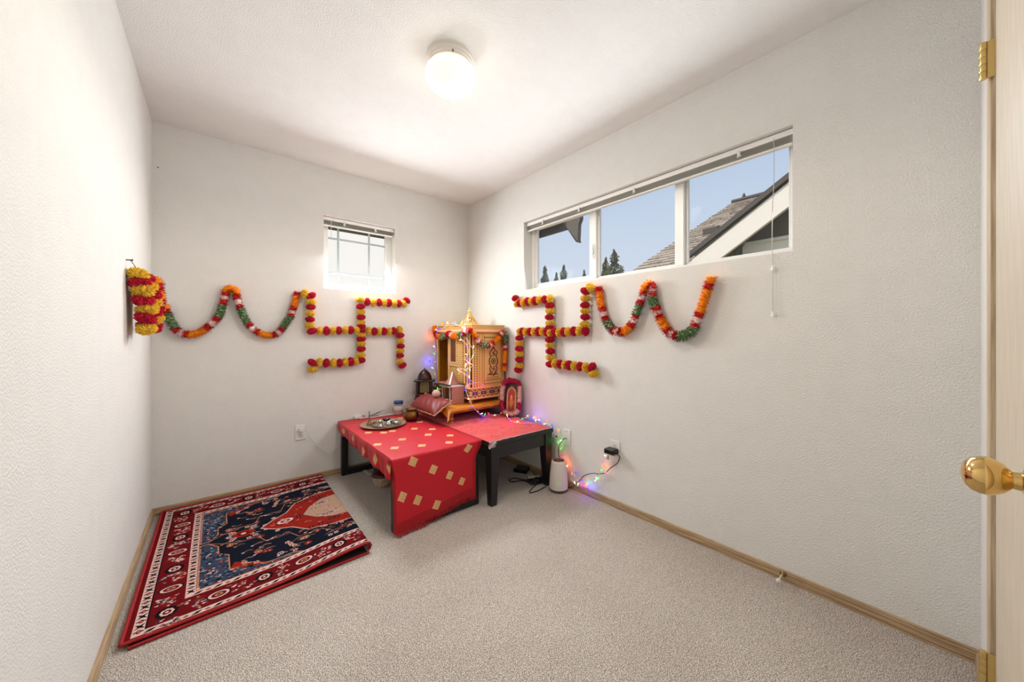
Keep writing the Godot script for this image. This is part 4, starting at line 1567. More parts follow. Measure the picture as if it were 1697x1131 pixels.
func temple() -> void:
	var x0 := -0.38
	var x1 := -0.03
	var z0 := 0.045
	var z1 := 0.62
	var y0 := 0.577
	var o := thing("shrine_cabinet", "golden painted wooden shrine cabinet with domed spire and open front", "shrine", Vector3(-0.205, 0.5425, 0.33))
	var gold := mat("gold_paint", Color(0.92, 0.73, 0.44), 0.34, 0.3)
	var peach := mat("copper_pink", Color(0.92, 0.66, 0.52), 0.38, 0.2)
	var s: Shape
	for x in [x0 + 0.02, x1 - 0.03]:
		for z in [z0 + 0.03, z1 - 0.03]:
			part(o, "foot", turned(Vector3(x, 0, z), v2([0.008, 0.5425, 0.014, 0.546, 0.017, 0.556, 0.014, 0.566, 0.009, 0.571, 0.015, 0.577]), 14, 0.5), gold)
	s = Shape.new()
	s.box(Vector3(x0 - 0.012, y0, z0 - 0.012), Vector3(x1, y0 + 0.010, z1 + 0.012), 0.003)
	s.box(Vector3(x0 - 0.012, y0 + 0.086, z0 - 0.012), Vector3(x1, y0 + 0.098, z1 + 0.012), 0.003)
	part(o, "plinth_moulding", s, peach)
	s = Shape.new()
	s.quad(Vector3(x0, y0 + 0.01, z1), Vector3(x1, y0 + 0.01, z1), Vector3(x1, y0 + 0.086, z1), Vector3(x0, y0 + 0.086, z1))
	s.quad(Vector3(x0, y0 + 0.01, z0), Vector3(x0, y0 + 0.01, z1), Vector3(x0, y0 + 0.086, z1), Vector3(x0, y0 + 0.086, z0))
	s.quad(Vector3(x1, y0 + 0.01, z0), Vector3(x0, y0 + 0.01, z0), Vector3(x0, y0 + 0.086, z0), Vector3(x1, y0 + 0.086, z0))
	s.quad(Vector3(x1, y0 + 0.01, z1), Vector3(x1, y0 + 0.01, z0), Vector3(x1, y0 + 0.086, z0), Vector3(x1, y0 + 0.086, z1))
	part(o, "plinth", s, meenakari(1))
	# step before the opening
	s = Shape.new()
	s.box(Vector3(x0 - 0.075, y0 + 0.040, z0 + 0.02), Vector3(x0 - 0.002, y0 + 0.056, 0.372), 0.004)
	s.box(Vector3(x0 - 0.045, y0 + 0.056, z0 + 0.02), Vector3(x0 - 0.002, y0 + 0.088, 0.372), 0.003)
	part(o, "step", s, mat("red_brown_wood", Color(0.42, 0.17, 0.10), 0.4))
	var yb := y0 + 0.098
	var yt := 1.128
	# side with the cartouche, back and far side
	s = Shape.new()
	s.quad(Vector3(x0, yb, z1), Vector3(x1, yb, z1), Vector3(x1, yt, z1), Vector3(x0, yt, z1))
	part(o, "side_panel", s, meenakari(2))
	cartouche(o, x0, x1, yb, yt, z1)
	s = Shape.new()
	s.box(Vector3(x1 - 0.010, yb, z0), Vector3(x1, yt, z1 - 0.001))
	s.box(Vector3(x0 + 0.012, yb, z0), Vector3(x1 - 0.01, yt, z0 + 0.010))
	s.box(Vector3(x0 + 0.012, yb, z1 - 0.012), Vector3(x1 - 0.01, yt, z1 - 0.001))
	part(o, "inner_wall", s, textured("amber_brocade", noise_tex(0.06, FastNoiseLite.TYPE_CELLULAR, 2, Color(0.40, 0.22, 0.03), Color(0.78, 0.52, 0.12), 256, 102), 0.3, Vector3(8, 8, 8)))
	# front: end posts, a framed window panel, turned pillars
	for z in [[z0, z0 + 0.022], [z1 - 0.020, z1]]:
		s = Shape.new()
		s.box(Vector3(x0 - 0.004, yb, z[0]), Vector3(x0 + 0.016, yt, z[1]), 0.003)
		part(o, "corner_post", s, gold)
	s = Shape.new()
	ring_x(s, x0, 0.245, 0.500, yb, yt, 0.030, 0.014)
	s.box(Vector3(x0, 0.835, 0.275), Vector3(x0 + 0.014, 0.860, 0.470), 0.002)
	part(o, "front_frame", s, gold)
	s = Shape.new()
	s.quad(Vector3(x0 + 0.006, yb + 0.03, 0.275), Vector3(x0 + 0.006, yb + 0.03, 0.470), Vector3(x0 + 0.006, 0.835, 0.470), Vector3(x0 + 0.006, 0.835, 0.275))
	part(o, "lower_panel", s, meenakari(0))
	s = Shape.new()
	ring_x(s, x0 - 0.003, 0.285, 0.400, 0.862, yt - 0.035, 0.012, 0.010)
	var fr := part(o, "window_frame", s, mat("bright_gold", Color(0.93, 0.78, 0.52), 0.3, 0.4))
	s = Shape.new()
	s.quad(Vector3(x0 + 0.004, 0.866, 0.290), Vector3(x0 + 0.004, 0.866, 0.396), Vector3(x0 + 0.004, yt - 0.04, 0.396), Vector3(x0 + 0.004, yt - 0.04, 0.290))
	part(fr, "amber_pane", s, mat("amber_glass", Color(0.38, 0.18, 0.04), 0.12))
	s = Shape.new()
	s.quad(Vector3(x0 - 0.001, yb + 0.01, 0.404), Vector3(x0 - 0.001, yb + 0.01, 0.498), Vector3(x0 - 0.001, yt - 0.01, 0.498), Vector3(x0 - 0.001, yt - 0.01, 0.404), Vector2(0, 3), Vector2(0.6, 3), Vector2(0.6, 0), Vector2(0, 0))
	part(o, "painted_strip", s, meenakari(0))
	for z in [0.528, 0.572]:
		part(o, "pillar", turned(Vector3(x0 + 0.004, 0, z), v2([0.014, yb, 0.014, yb + 0.03, 0.009, yb + 0.04, 0.011, yb + 0.12, 0.008, yb + 0.22, 0.012, yb + 0.23, 0.008, yb + 0.24, 0.010, yb + 0.36, 0.014, yt - 0.02, 0.014, yt]), 14, 0.7), gold if z < 0.55 else peach)
	# cornice and frieze
	s = Shape.new()
	s.box(Vector3(x0 - 0.022, yt, z0 - 0.02), Vector3(x1, yt + 0.026, z1 + 0.020), 0.008)
	part(o, "cornice", s, peach)
	s = Shape.new()
	var f0 := yt + 0.026
	var f1 := yt + 0.062
	s.quad(Vector3(x0 + 0.01, f0, z1 + 0.004), Vector3(x1, f0, z1 + 0.004), Vector3(x1, f1, z1 + 0.004), Vector3(x0 + 0.01, f1, z1 + 0.004), Vector2(0, 1), Vector2(2, 1), Vector2(2, 0), Vector2(0, 0))
	s.quad(Vector3(x0 + 0.01, f0, z0), Vector3(x0 + 0.01, f0, z1 + 0.004), Vector3(x0 + 0.01, f1, z1 + 0.004), Vector3(x0 + 0.01, f1, z0), Vector2(0, 1), Vector2(3, 1), Vector2(3, 0), Vector2(0, 0))
	s.quad(Vector3(x1, f0, z0), Vector3(x0 + 0.01, f0, z0), Vector3(x0 + 0.01, f1, z0), Vector3(x1, f1, z0))
	part(o, "frieze", s, meenakari(3))
	s = Shape.new()
	s.box(Vector3(x0 + 0.004, f1, z0), Vector3(x1, f1 + 0.008, z1 + 0.008), 0.002)
	part(o, "roof", s, gold)
	# spire: a curved four sided dome with ribs, collar and finial
	var c := Vector3(-0.205, f1 + 0.008, 0.335)
	var prof := [Vector2(0.088, 0.0), Vector2(0.078, 0.014), Vector2(0.062, 0.036), Vector2(0.046, 0.058), Vector2(0.030, 0.080), Vector2(0.018, 0.098), Vector2(0.012, 0.108)]
	s = Shape.new()
	s.x = Transform3D(Basis(Vector3.UP, PI / 4), c)
	s.lathe(prof, 8, 0.2)
	var dome := part(o, "spire", s, meenakari(0))
	s = Shape.new()
	s.x = Transform3D(Basis(), c)
	for k in 8:
		var an := TAU * (k + 0.5) / 8
		var path := []
		for p in prof:
			path.append(Vector3(cos(an) * p.x * 1.03, p.y, sin(an) * p.x * 1.03))
		s.tube(path, 0.0035, 5)
	part(dome, "rib", s, gold)
	part(dome, "finial", turned(c, v2([0.013, 0.106, 0.019, 0.112, 0.013, 0.118, 0.020, 0.128, 0.021, 0.134, 0.012, 0.142, 0.006, 0.147, 0.008, 0.152, 0.0035, 0.160, 0.0005, 0.168]), 16, 0.4), mat("bright_gold", Color(0.93, 0.78, 0.52), 0.3, 0.4))
	for p in [Vector3(x0 + 0.03, f1, z0 + 0.04), Vector3(x0 + 0.03, f1, 0.20), Vector3(x0 + 0.02, f1, 0.47)]:
		part(o, "roof_knob", turned(p, v2([0.014, 0.006, 0.018, 0.016, 0.010, 0.026, 0.013, 0.034, 0.004, 0.046, 0.0005, 0.050]), 14, 0.4), gold)
	marigold_swags()

func ring_x(s: Shape, x: float, za: float, zb: float, ya: float, yb: float, w: float, d: float) -> void:
	s.box(Vector3(x, ya, za), Vector3(x + d, ya + w, zb), 0.002)
	s.box(Vector3(x, yb - w, za), Vector3(x + d, yb, zb), 0.002)
	s.box(Vector3(x, ya + w, za), Vector3(x + d, yb - w, za + w), 0.002)
	s.box(Vector3(x, ya + w, zb - w), Vector3(x + d, yb - w, zb), 0.002)

func cartouche(o: Node3D, x0: float, x1: float, yb: float, yt: float, z: float) -> void:
	var red := mat("cartouche_red", Color(0.42, 0.04, 0.06), 0.45)
	var ink := mat("motif_ink", Color(0.30, 0.06, 0.06), 0.5)
	var cx := lerpf(x0, x1, 0.665)
	var ym := lerpf(yt, yb, 0.535)
	var at := func(a: float, b: float) -> Vector3: return Vector3(cx + a, ym + b, z + 0.002)
	var half := [Vector2(0, 0.125), Vector2(0.014, 0.100), Vector2(0.034, 0.084), Vector2(0.038, 0.062), Vector2(0.028, 0.040), Vector2(0.040, 0.022), Vector2(0.044, 0.0), Vector2(0.040, -0.022), Vector2(0.028, -0.040), Vector2(0.038, -0.062), Vector2(0.034, -0.084), Vector2(0.014, -0.100), Vector2(0, -0.125)]
	for sd in [-1.0, 1.0]:
		var path := []
		for p in half:
			path.append(at.call(p.x * sd, p.y))
		var s := Shape.new()
		s.tube(smooth_path(path, 4), 0.0042, 6)
		part(o, "cartouche", s, red)
	# Om
	var s := Shape.new()
	var om := [[Vector2(-0.017, 0.072), Vector2(-0.006, 0.079), Vector2(0.002, 0.073), Vector2(-0.004, 0.064), Vector2(-0.009, 0.063), Vector2(0.001, 0.061), Vector2(0.005, 0.051), Vector2(-0.004, 0.043), Vector2(-0.018, 0.047)], [Vector2(0.002, 0.062), Vector2(0.010, 0.066), Vector2(0.018, 0.062), Vector2(0.018, 0.051), Vector2(0.011, 0.048)], [Vector2(0.003, 0.083), Vector2(0.010, 0.078), Vector2(0.018, 0.084)], [Vector2(0.009, 0.088), Vector2(0.012, 0.0885)]]
	for line in om:
		var path := []
		for p in line:
			path.append(at.call(p.x, p.y))
		s.tube(smooth_path(path, 4), 0.0026, 5)
	part(o, "om_sign", s, ink)
	s = Shape.new()   # star wheel in the middle
	for k in 6:
		var a := TAU * k / 6
		s.tube([at.call(0, 0), at.call(cos(a) * 0.024, sin(a) * 0.024)], 0.002, 4)
	var circ := []
	for k in 25:
		circ.append(at.call(cos(TAU * k / 24) * 0.024, sin(TAU * k / 24) * 0.024))
	s.tube(circ, 0.0024, 5)
	part(o, "wheel_sign", s, mat("motif_green", Color(0.12, 0.20, 0.12), 0.5))
	s = Shape.new()   # the small auspicious cross at the bottom
	var arm := 0.019
	for k in 4:
		var b := Basis(Vector3.BACK, PI / 2 * k)
		var p0: Vector3 = at.call(0, -0.064)
		s.tube([p0, p0 + b * Vector3(arm, 0, 0), p0 + b * Vector3(arm, -arm, 0)], 0.0026, 4)
	part(o, "swastika_sign", s, ink)

func small_shrines() -> void:
	var maroon := textured("maroon_wood", noise_tex(0.02, FastNoiseLite.TYPE_SIMPLEX, 3, Color(0.13, 0.03, 0.035), Color(0.24, 0.06, 0.06), 256, 103), 0.3, Vector3(6, 6, 6))
	var c := Vector3(-0.548, 0.5425, 0.128)
	var o := thing("wooden_shrine", "small dark maroon wooden shrine with domed roof beside the cushion", "shrine", c)
	var tr := Transform3D(Basis(Vector3.UP, -0.55), c)
	var s := Shape.new()
	s.x = tr
	s.box(Vector3(-0.085, 0, -0.05), Vector3(0.085, 0.018, 0.06), 0.003)
	s.box(Vector3(-0.075, 0.018, -0.045), Vector3(0.075, 0.045, 0.05), 0.003)
	part(o, "base", s, maroon)
	for x in [-0.062, 0.062]:
		s = Shape.new()
		s.x = tr
		s.box(Vector3(x - 0.010, 0.045, 0.018), Vector3(x + 0.010, 0.155, 0.040), 0.002)
		part(o, "post", s, maroon)
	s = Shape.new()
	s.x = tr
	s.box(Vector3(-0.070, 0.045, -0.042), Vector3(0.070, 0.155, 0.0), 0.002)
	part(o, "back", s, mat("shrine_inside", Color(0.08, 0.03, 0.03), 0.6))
	s = Shape.new()
	s.x = tr
	s.box(Vector3(-0.040, 0.050, 0.0), Vector3(0.040, 0.150, 0.006), 0.001)
	part(o, "picture", s, textured("gilt_picture", noise_tex(0.06, FastNoiseLite.TYPE_SIMPLEX, 3, Color(0.22, 0.16, 0.08), Color(0.72, 0.62, 0.40), 256, 104), 0.35, Vector3(9, 9, 9)))
	s = Shape.new()
	s.x = tr
	s.box(Vector3(-0.092, 0.155, -0.052), Vector3(0.092, 0.168, 0.058), 0.004)
	part(o, "eave", s, maroon)
	s = Shape.new()
	s.x = tr
	s.lathe(v2([0.062, 0.168, 0.064, 0.180, 0.058, 0.205, 0.044, 0.232, 0.026, 0.250, 0.012, 0.258, 0.008, 0.266, 0.0005, 0.274]), 8, 0.4)
	part(o, "dome", s, maroon)
	# little stone shrine before the golden one: its back and side face the room
	c = Vector3(-0.462, 0.5425, 0.470)
	o = thing("stone_shrine", "little pink stone shrine with pyramid roof and silver step", "shrine", c)
	var stone := textured("pink_stone", noise_tex(0.05, FastNoiseLite.TYPE_SIMPLEX, 4, Color(0.55, 0.33, 0.26), Color(0.78, 0.55, 0.46), 256, 105), 0.5, Vector3(7, 7, 7))
	s = Shape.new()
	s.box(Vector3(-0.512, 0.5425, 0.536), Vector3(-0.395, 0.690, 0.548), 0.002)
	s.box(Vector3(-0.408, 0.5425, 0.400), Vector3(-0.395, 0.690, 0.536), 0.002)
	s.box(Vector3(-0.500, 0.5425, 0.400), Vector3(-0.408, 0.690, 0.410), 0.002)
	part(o, "walls", s, stone)
	var silver := mat("silver_foil", Color(0.78, 0.77, 0.74), 0.3, 0.8)
	for z in [0.410, 0.530]:
		part(o, "pillar", turned(Vector3(-0.520, 0, z), v2([0.010, 0.566, 0.007, 0.572, 0.007, 0.672, 0.010, 0.680]), 12, 0.8), silver)
	s = Shape.new()
	s.box(Vector3(-0.565, 0.5425, 0.400), Vector3(-0.512, 0.554, 0.548), 0.002)
	s.box(Vector3(-0.548, 0.554, 0.405), Vector3(-0.512, 0.566, 0.543), 0.002)
	part(o, "silver_step", s, silver)
	s = Shape.new()
	s.box(Vector3(-0.548, 0.684, 0.396), Vector3(-0.393, 0.696, 0.550), 0.003)
	part(o, "canopy", s, mat("pale_marble", Color(0.82, 0.79, 0.74), 0.35))
	s = Shape.new()
	s.box(Vector3(-0.560, 0.698, 0.390), Vector3(-0.52, 0.706, 0.556), 0.003)
	s.box(Vector3(-0.42, 0.698, 0.390), Vector3(-0.388, 0.706, 0.556), 0.003)
	part(o, "green_band", s, mat("green_enamel", Color(0.07, 0.16, 0.12), 0.35))
	s = Shape.new()
	s.x = Transform3D(Basis(Vector3.UP, PI / 4), Vector3(-0.462, 0, 0.470))
	s.lathe(v2([0.068, 0.698, 0.058, 0.712, 0.036, 0.748, 0.018, 0.782, 0.008, 0.800, 0.0005, 0.808]), 4, 0.99)
	part(o, "roof", s, stone)
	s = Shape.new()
	s.tube([Vector3(-0.515, 0.702, 0.515), Vector3(-0.487, 0.760, 0.497), Vector3(-0.466, 0.800, 0.480)], 0.010, 6, 0.004)  # diagonal highlight on the roof, painted as a pale raised streak
	part(o, "painted_glint", s, mat("glint_white", Color(0.90, 0.89, 0.86), 0.3, 0.3))

func cushion() -> void:
	var o := thing("cushion", "maroon satin cushion with beaded lace edge leaning on the stool", "cushion", Vector3(-0.68, T1 + 0.003, 0.42))
	var satin := mat("maroon_satin", Color(0.46, 0.06, 0.05), 0.5)
	satin.rim_enabled = true
	satin.rim = 0.3
	var tr := Transform3D(Basis(Vector3(0, 0, 1), 0.55), Vector3(-0.654, 0.552, 0.435))
	var pill := func(a: float, b: float, side: float) -> Vector3:   # a across, b along
		var u := a * 2 - 1
		var w := b * 2 - 1
		var th := (0.046 if side > 0 else 0.022) * pow(maxf(0.0, (1 - u * u)), 0.5) * pow(maxf(0.0, 1 - pow(absf(w), 3.5)), 0.5)
		var wr := 0.0025 * sin(w * 17 + u * 6) * (1 - absf(u))
		return tr * Vector3(u * 0.085, side * (th + wr * side) , w * 0.225)
	var s := Shape.new()
	s.grid(18, 40, func(a: float, b: float): return pill.call(1 - a, b, 1.0))
	s.grid(18, 40, func(a: float, b: float): return pill.call(a, b, -1.0))
	part(o, "cover", s, satin)
	# beaded lace along the rim
	s = Shape.new()
	var r := RandomNumberGenerator.new()
	r.seed = 8
	for k in 150:
		var q := k / 150.0 * 4.0
		var f := fposmod(q, 1.0)
		var u := 0.0
		var w := 0.0
		match int(q):
			0: u = -1.0; w = lerpf(-1, 1, f)
			1: u = lerpf(-1, 1, f); w = 1.0
			2: u = 1.0; w = lerpf(1, -1, f)
			3: u = lerpf(1, -1, f); w = -1.0
		var p := tr * Vector3(u * (0.086 + r.randf() * 0.004), r.randf_range(-0.003, 0.003), w * (0.227 + r.randf() * 0.004))
		p.y = maxf(p.y, T1 + 0.006)
		s.ball(p, Vector3(0.0055, 0.0055, 0.0055) * r.randf_range(0.7, 1.2), 6, 4)
	var lace := part(o, "beaded_lace", s, mat("lace_beads", Color(0.72, 0.55, 0.42), 0.4, 0.2))
	lace.set_meta("kind", "stuff")
	s = Shape.new()
	s.ball(Vector3(-0.622, 0.640, 0.490), Vector3(0.033, 0.031, 0.033), 24, 14)
	solo("wool_ball", "pale pink round ball lying on the maroon cushion", "ball", s, relief(mat("pale_pink_wool", Color(0.87, 0.72, 0.65), 0.9), mats["rug_pile"].heightmap_texture, 0.1), Vector3(-0.622, 0.609, 0.490))

func picture() -> void:
	var c := Vector3(-0.100, T1 + 0.012, 0.800)
	var o := thing("framed_picture", "dark framed devotional picture with orange arch leaning by the wall", "picture", c)
	var tr := Transform3D(Basis(Vector3.UP, -1.05) * Basis(Vector3.RIGHT, -0.10), c)
	var dark := mat("frame_dark", Color(0.10, 0.11, 0.14), 0.3)
	var s := Shape.new()
	s.x = tr
	s.box(Vector3(-0.064, 0, -0.030), Vector3(0.064, 0.275, 0.0), 0.003)
	part(o, "frame", s, dark)
	var W := 160
	var H := 256
	var im := Image.create(W, H, false, Image.FORMAT_RGB8)
	im.fill(Color(0.14, 0.17, 0.22))
	var arch := PackedVector2Array()
	for k in 13:
		var a := PI * k / 12
		arch.append(Vector2(80 - cos(a) * 62, 84 - sin(a) * 62 - (10 if k == 6 else 0)))
	arch.append(Vector2(142, 250))
	arch.append(Vector2(18, 250))
	shape_fill(im, arch, Color(0.78, 0.52, 0.28))
	var inner := PackedVector2Array()
	for p in arch:
		inner.append(Vector2(80, 140) + (p - Vector2(80, 140)) * Vector2(0.72, 0.84))
	shape_fill(im, inner, Color(0.66, 0.20, 0.11))
	disc(im, Vector2(80, 200), Vector2(36, 44), Color(0.50, 0.13, 0.10))
	disc(im, Vector2(80, 150), Vector2(22, 36), Color(0.80, 0.46, 0.22))
	disc(im, Vector2(80, 112), Vector2(13, 15), Color(0.86, 0.62, 0.40))
	disc(im, Vector2(80, 98), Vector2(9, 8), Color(0.90, 0.76, 0.46))
	for k in 40:
		disc(im, Vector2(80 + rng.randf_range(-36, 36), rng.randf_range(130, 240)), Vector2(3, 3), [Color(0.86, 0.66, 0.36), Color(0.36, 0.10, 0.10), Color(0.80, 0.40, 0.20)][k % 3])
	for x in [30, 128]:
		stroke(im, Vector2(x, 90), Vector2(x, 244), 7, Color(0.90, 0.70, 0.42))
	var pm := mat("devotional_print", Color.WHITE, 0.25)
	pm.albedo_texture = ImageTexture.create_from_image(im)
	s = Shape.new()
	s.x = tr
	s.quad(Vector3(-0.056, 0.010, 0.0012), Vector3(0.056, 0.010, 0.0012), Vector3(0.056, 0.262, 0.0012), Vector3(-0.056, 0.262, 0.0012))
	part(o, "print", s, pm)
	# fluffy garland hung round the frame: pink and white by turns
	var g := thing("picture_garland", "fluffy pink and cream garland hung round the dark framed picture", "garland", c)
	var pink := mat("hot_pink_wool", Color(0.76, 0.14, 0.32), 0.85)
	var white := mat("cream_wool", Color(0.92, 0.78, 0.70), 0.9)
	var loop := [Vector2(-0.01, 0.290), Vector2(-0.050, 0.278), Vector2(-0.072, 0.220), Vector2(-0.076, 0.150), Vector2(-0.072, 0.085), Vector2(-0.050, 0.036), Vector2(-0.010, 0.020), Vector2(0.040, 0.024), Vector2(0.076, 0.060), Vector2(0.080, 0.120), Vector2(0.080, 0.190), Vector2(0.076, 0.250), Vector2(0.050, 0.285), Vector2(-0.01, 0.290)]
	var pts := []
	for p in loop:
		pts.append(tr * Vector3(p.x, p.y, 0.020))
	pts = smooth_path(pts, 6)
	var cuts := [[0, 9, 0], [9, 20, 1], [20, 29, 0], [29, 41, 1], [41, 48, 1], [48, 54, 0], [54, 66, 1], [66, 70, 0], [70, 78, 0]]
	for k in cuts:
		s = fluff(pts.slice(k[0], mini(k[1] + 1, pts.size())), 0.026 if k[0] > 0 else 0.032, 50 + k[0])
		part(g, "flower_band", s, pink if k[2] == 0 else white)
	s = Shape.new()
	s.grid(10, 4, func(a: float, b: float): return tr * Vector3(lerpf(-0.01, 0.085, a), 0.287 - 0.018 * b + 0.006 * sin(a * 10), 0.028 + 0.012 * sin(b * 4 + a * 5)))
	part(g, "red_ribbon", s, mat("red_ribbon", Color(0.60, 0.08, 0.10), 0.5))

# a fluffy band along a path: a core with rings of short petals
func fluff(path: Array, r: float, sd: int, step := 0.0065, petal := 10, core := true) -> Shape:
	var q := RandomNumberGenerator.new()
	q.seed = sd
	var s := Shape.new()
	if core:
		s.tube(path, r * 0.62, 7)
	var total := 0.0
	for k in path.size() - 1:
		total += path[k].distance_to(path[k + 1])
	var n := maxi(2, int(total / step))
	var up := Vector3(0.3, 0.2, 0.93)
	for k in n + 1:
		var want := total * k / n
		var j := 0
		while j < path.size() - 2 and want > path[j].distance_to(path[j + 1]):
			want -= path[j].distance_to(path[j + 1])
			j += 1
		var d: Vector3 = (path[j + 1] - path[j])
		var p: Vector3 = path[j] + d * clampf(want / maxf(d.length(), 1e-5), 0, 1)
		d = d.normalized()
		var a1 := d.cross(up).normalized()
		var a2 := d.cross(a1)
		var off := q.randf() * TAU
		for m in petal:
			var an := off + TAU * m / petal + q.randf_range(-0.2, 0.2)
			var outw := (a1 * cos(an) + a2 * sin(an) + d * q.randf_range(-0.35, 0.35)).normalized()
			var side := outw.cross(d).normalized()
			var tip: Vector3 = p + outw * r * q.randf_range(0.88, 1.12)
			var base: Vector3 = p + outw * r * 0.45
			var w := r * 0.26
			s.tri(base - side * w, base + side * w + d * w * 0.5, tip + side * w * 0.5)
			s.tri(base - side * w - d * w * 0.5, tip + side * w * 0.5, tip - side * w * 0.6)
	return s

# ================================================================ garlands
func petal_mat(c: String) -> Material:
	match c:
		"o": return mat("marigold_orange", Color(0.99, 0.62, 0.08), 0.85)
		"r": return mat("garland_red", Color(0.80, 0.10, 0.13), 0.85)
		"w": return mat("garland_white", Color(0.97, 0.88, 0.85), 0.85)
		"g": return mat("garland_green", Color(0.40, 0.56, 0.34), 0.85)
		"y": return mat("pompom_yellow", Color(0.96, 0.80, 0.28), 0.88)
		"m": return mat("pompom_magenta", Color(0.82, 0.11, 0.25), 0.88)
	return null

var pom_meshes := []
func pompoms() -> void:   # three variants: flattened balls of short yarn ends, the string runs along local y
	for v in 3:
		var q := RandomNumberGenerator.new()
		q.seed = 300 + v
		var s := Shape.new()
		s.ball(Vector3.ZERO, Vector3(0.026, 0.0165, 0.026), 10, 6)
		var n := 190
		for k in n:
			var y := 1.0 - 2.0 * (k + 0.5) / n
			var a := k * 2.39996 + q.randf_range(-0.2, 0.2)
			var w := sqrt(1 - y * y)
			var d := Vector3(cos(a) * w, y, sin(a) * w)
			var e := Vector3(0.0335, 0.0235, 0.0335) * q.randf_range(0.90, 1.08)
			var tip := d * e
			var base := d * Vector3(0.022, 0.014, 0.022)
			var t1 := d.cross(Vector3(q.randf_range(-1, 1), q.randf_range(-1, 1), q.randf_range(-1, 1))).normalized() * 0.0042
			var t2 := d.cross(t1).normalized() * 0.0042
			s.tri(base - t1 - t2, base + t1 - t2, tip + t1 * 0.5)
			s.tri(base + t1 - t2, base + t2 * 1.2, tip + t2 * 0.4)
			s.tri(base + t2 * 1.2, base - t1 - t2, tip - t1 * 0.5)
		pom_meshes.append(s.mesh())

func axis_to(d: Vector3) -> Basis:   # local y along d
	d = d.normalized()
	var h := Vector3(0.31, 0.2, 0.93)
	var a := h.cross(d).normalized()
	return Basis(a, d, a.cross(d))

func pom_line(o: Node3D, pts: Array, surface: Callable, back: float) -> void:
	# pts: [zoom x, zoom y, colour]; each flower a part of the garland
	for k in pts.size():
		var p: Vector3 = surface.call(pts[k][0], pts[k][1], back)
		var a: Vector3 = surface.call(pts[maxi(k - 1, 0)][0], pts[maxi(k - 1, 0)][1], back)
		var b: Vector3 = surface.call(pts[mini(k + 1, pts.size() - 1)][0], pts[mini(k + 1, pts.size() - 1)][1], back)
		var sc := rng.randf_range(1.06, 1.18)
		put(o, "pompom", pom_meshes[rng.randi() % 3], petal_mat(pts[k][2]), Transform3D(axis_to(b - a).scaled(Vector3(sc, sc, sc)), p))

func band_line(o: Node3D, bands: Array, surface: Callable, back: float, r: float, sd: int) -> void:
	# bands: [colour, x, y, x, y ...]; consecutive bands touch, so each runs to the start of the next
	for k in bands.size():
		var b: Array = bands[k]
		var pts := []
		for j in range(1, b.size(), 2):
			pts.append(surface.call(b[j], b[j + 1], back))
		var prev: Vector3 = surface.call(bands[maxi(k - 1, 0)][-2], bands[maxi(k - 1, 0)][-1], back)
		var next: Vector3 = surface.call(bands[mini(k + 1, bands.size() - 1)][1], bands[mini(k + 1, bands.size() - 1)][2], back)
		var first: Vector3 = pts[0].lerp(prev, 0.5)
		var last: Vector3 = pts[-1].lerp(next, 0.5)
		if pts.size() == 1:
			pts = [first, pts[0], last] if k > 0 and k < bands.size() - 1 else ([pts[0] + (pts[0] - last) * 0.9, pts[0], last] if k == 0 else [first, pts[0], pts[0] + (pts[0] - first) * 0.9])
		else:
			if k > 0:
				pts.push_front(first)
			if k < bands.size() - 1:
				pts.append(last)
		var path := smooth_path(pts, 4)
		var band := part(o, "flower_band", fluff(path, r * (1.0 if b[0] != "w" else 0.92), sd + k), petal_mat(b[0]))
		if b[0] == "g":
			part(band, "white_buds", fluff(path, r * 1.02, sd + k + 500, 0.010, 5, false), petal_mat("w"))

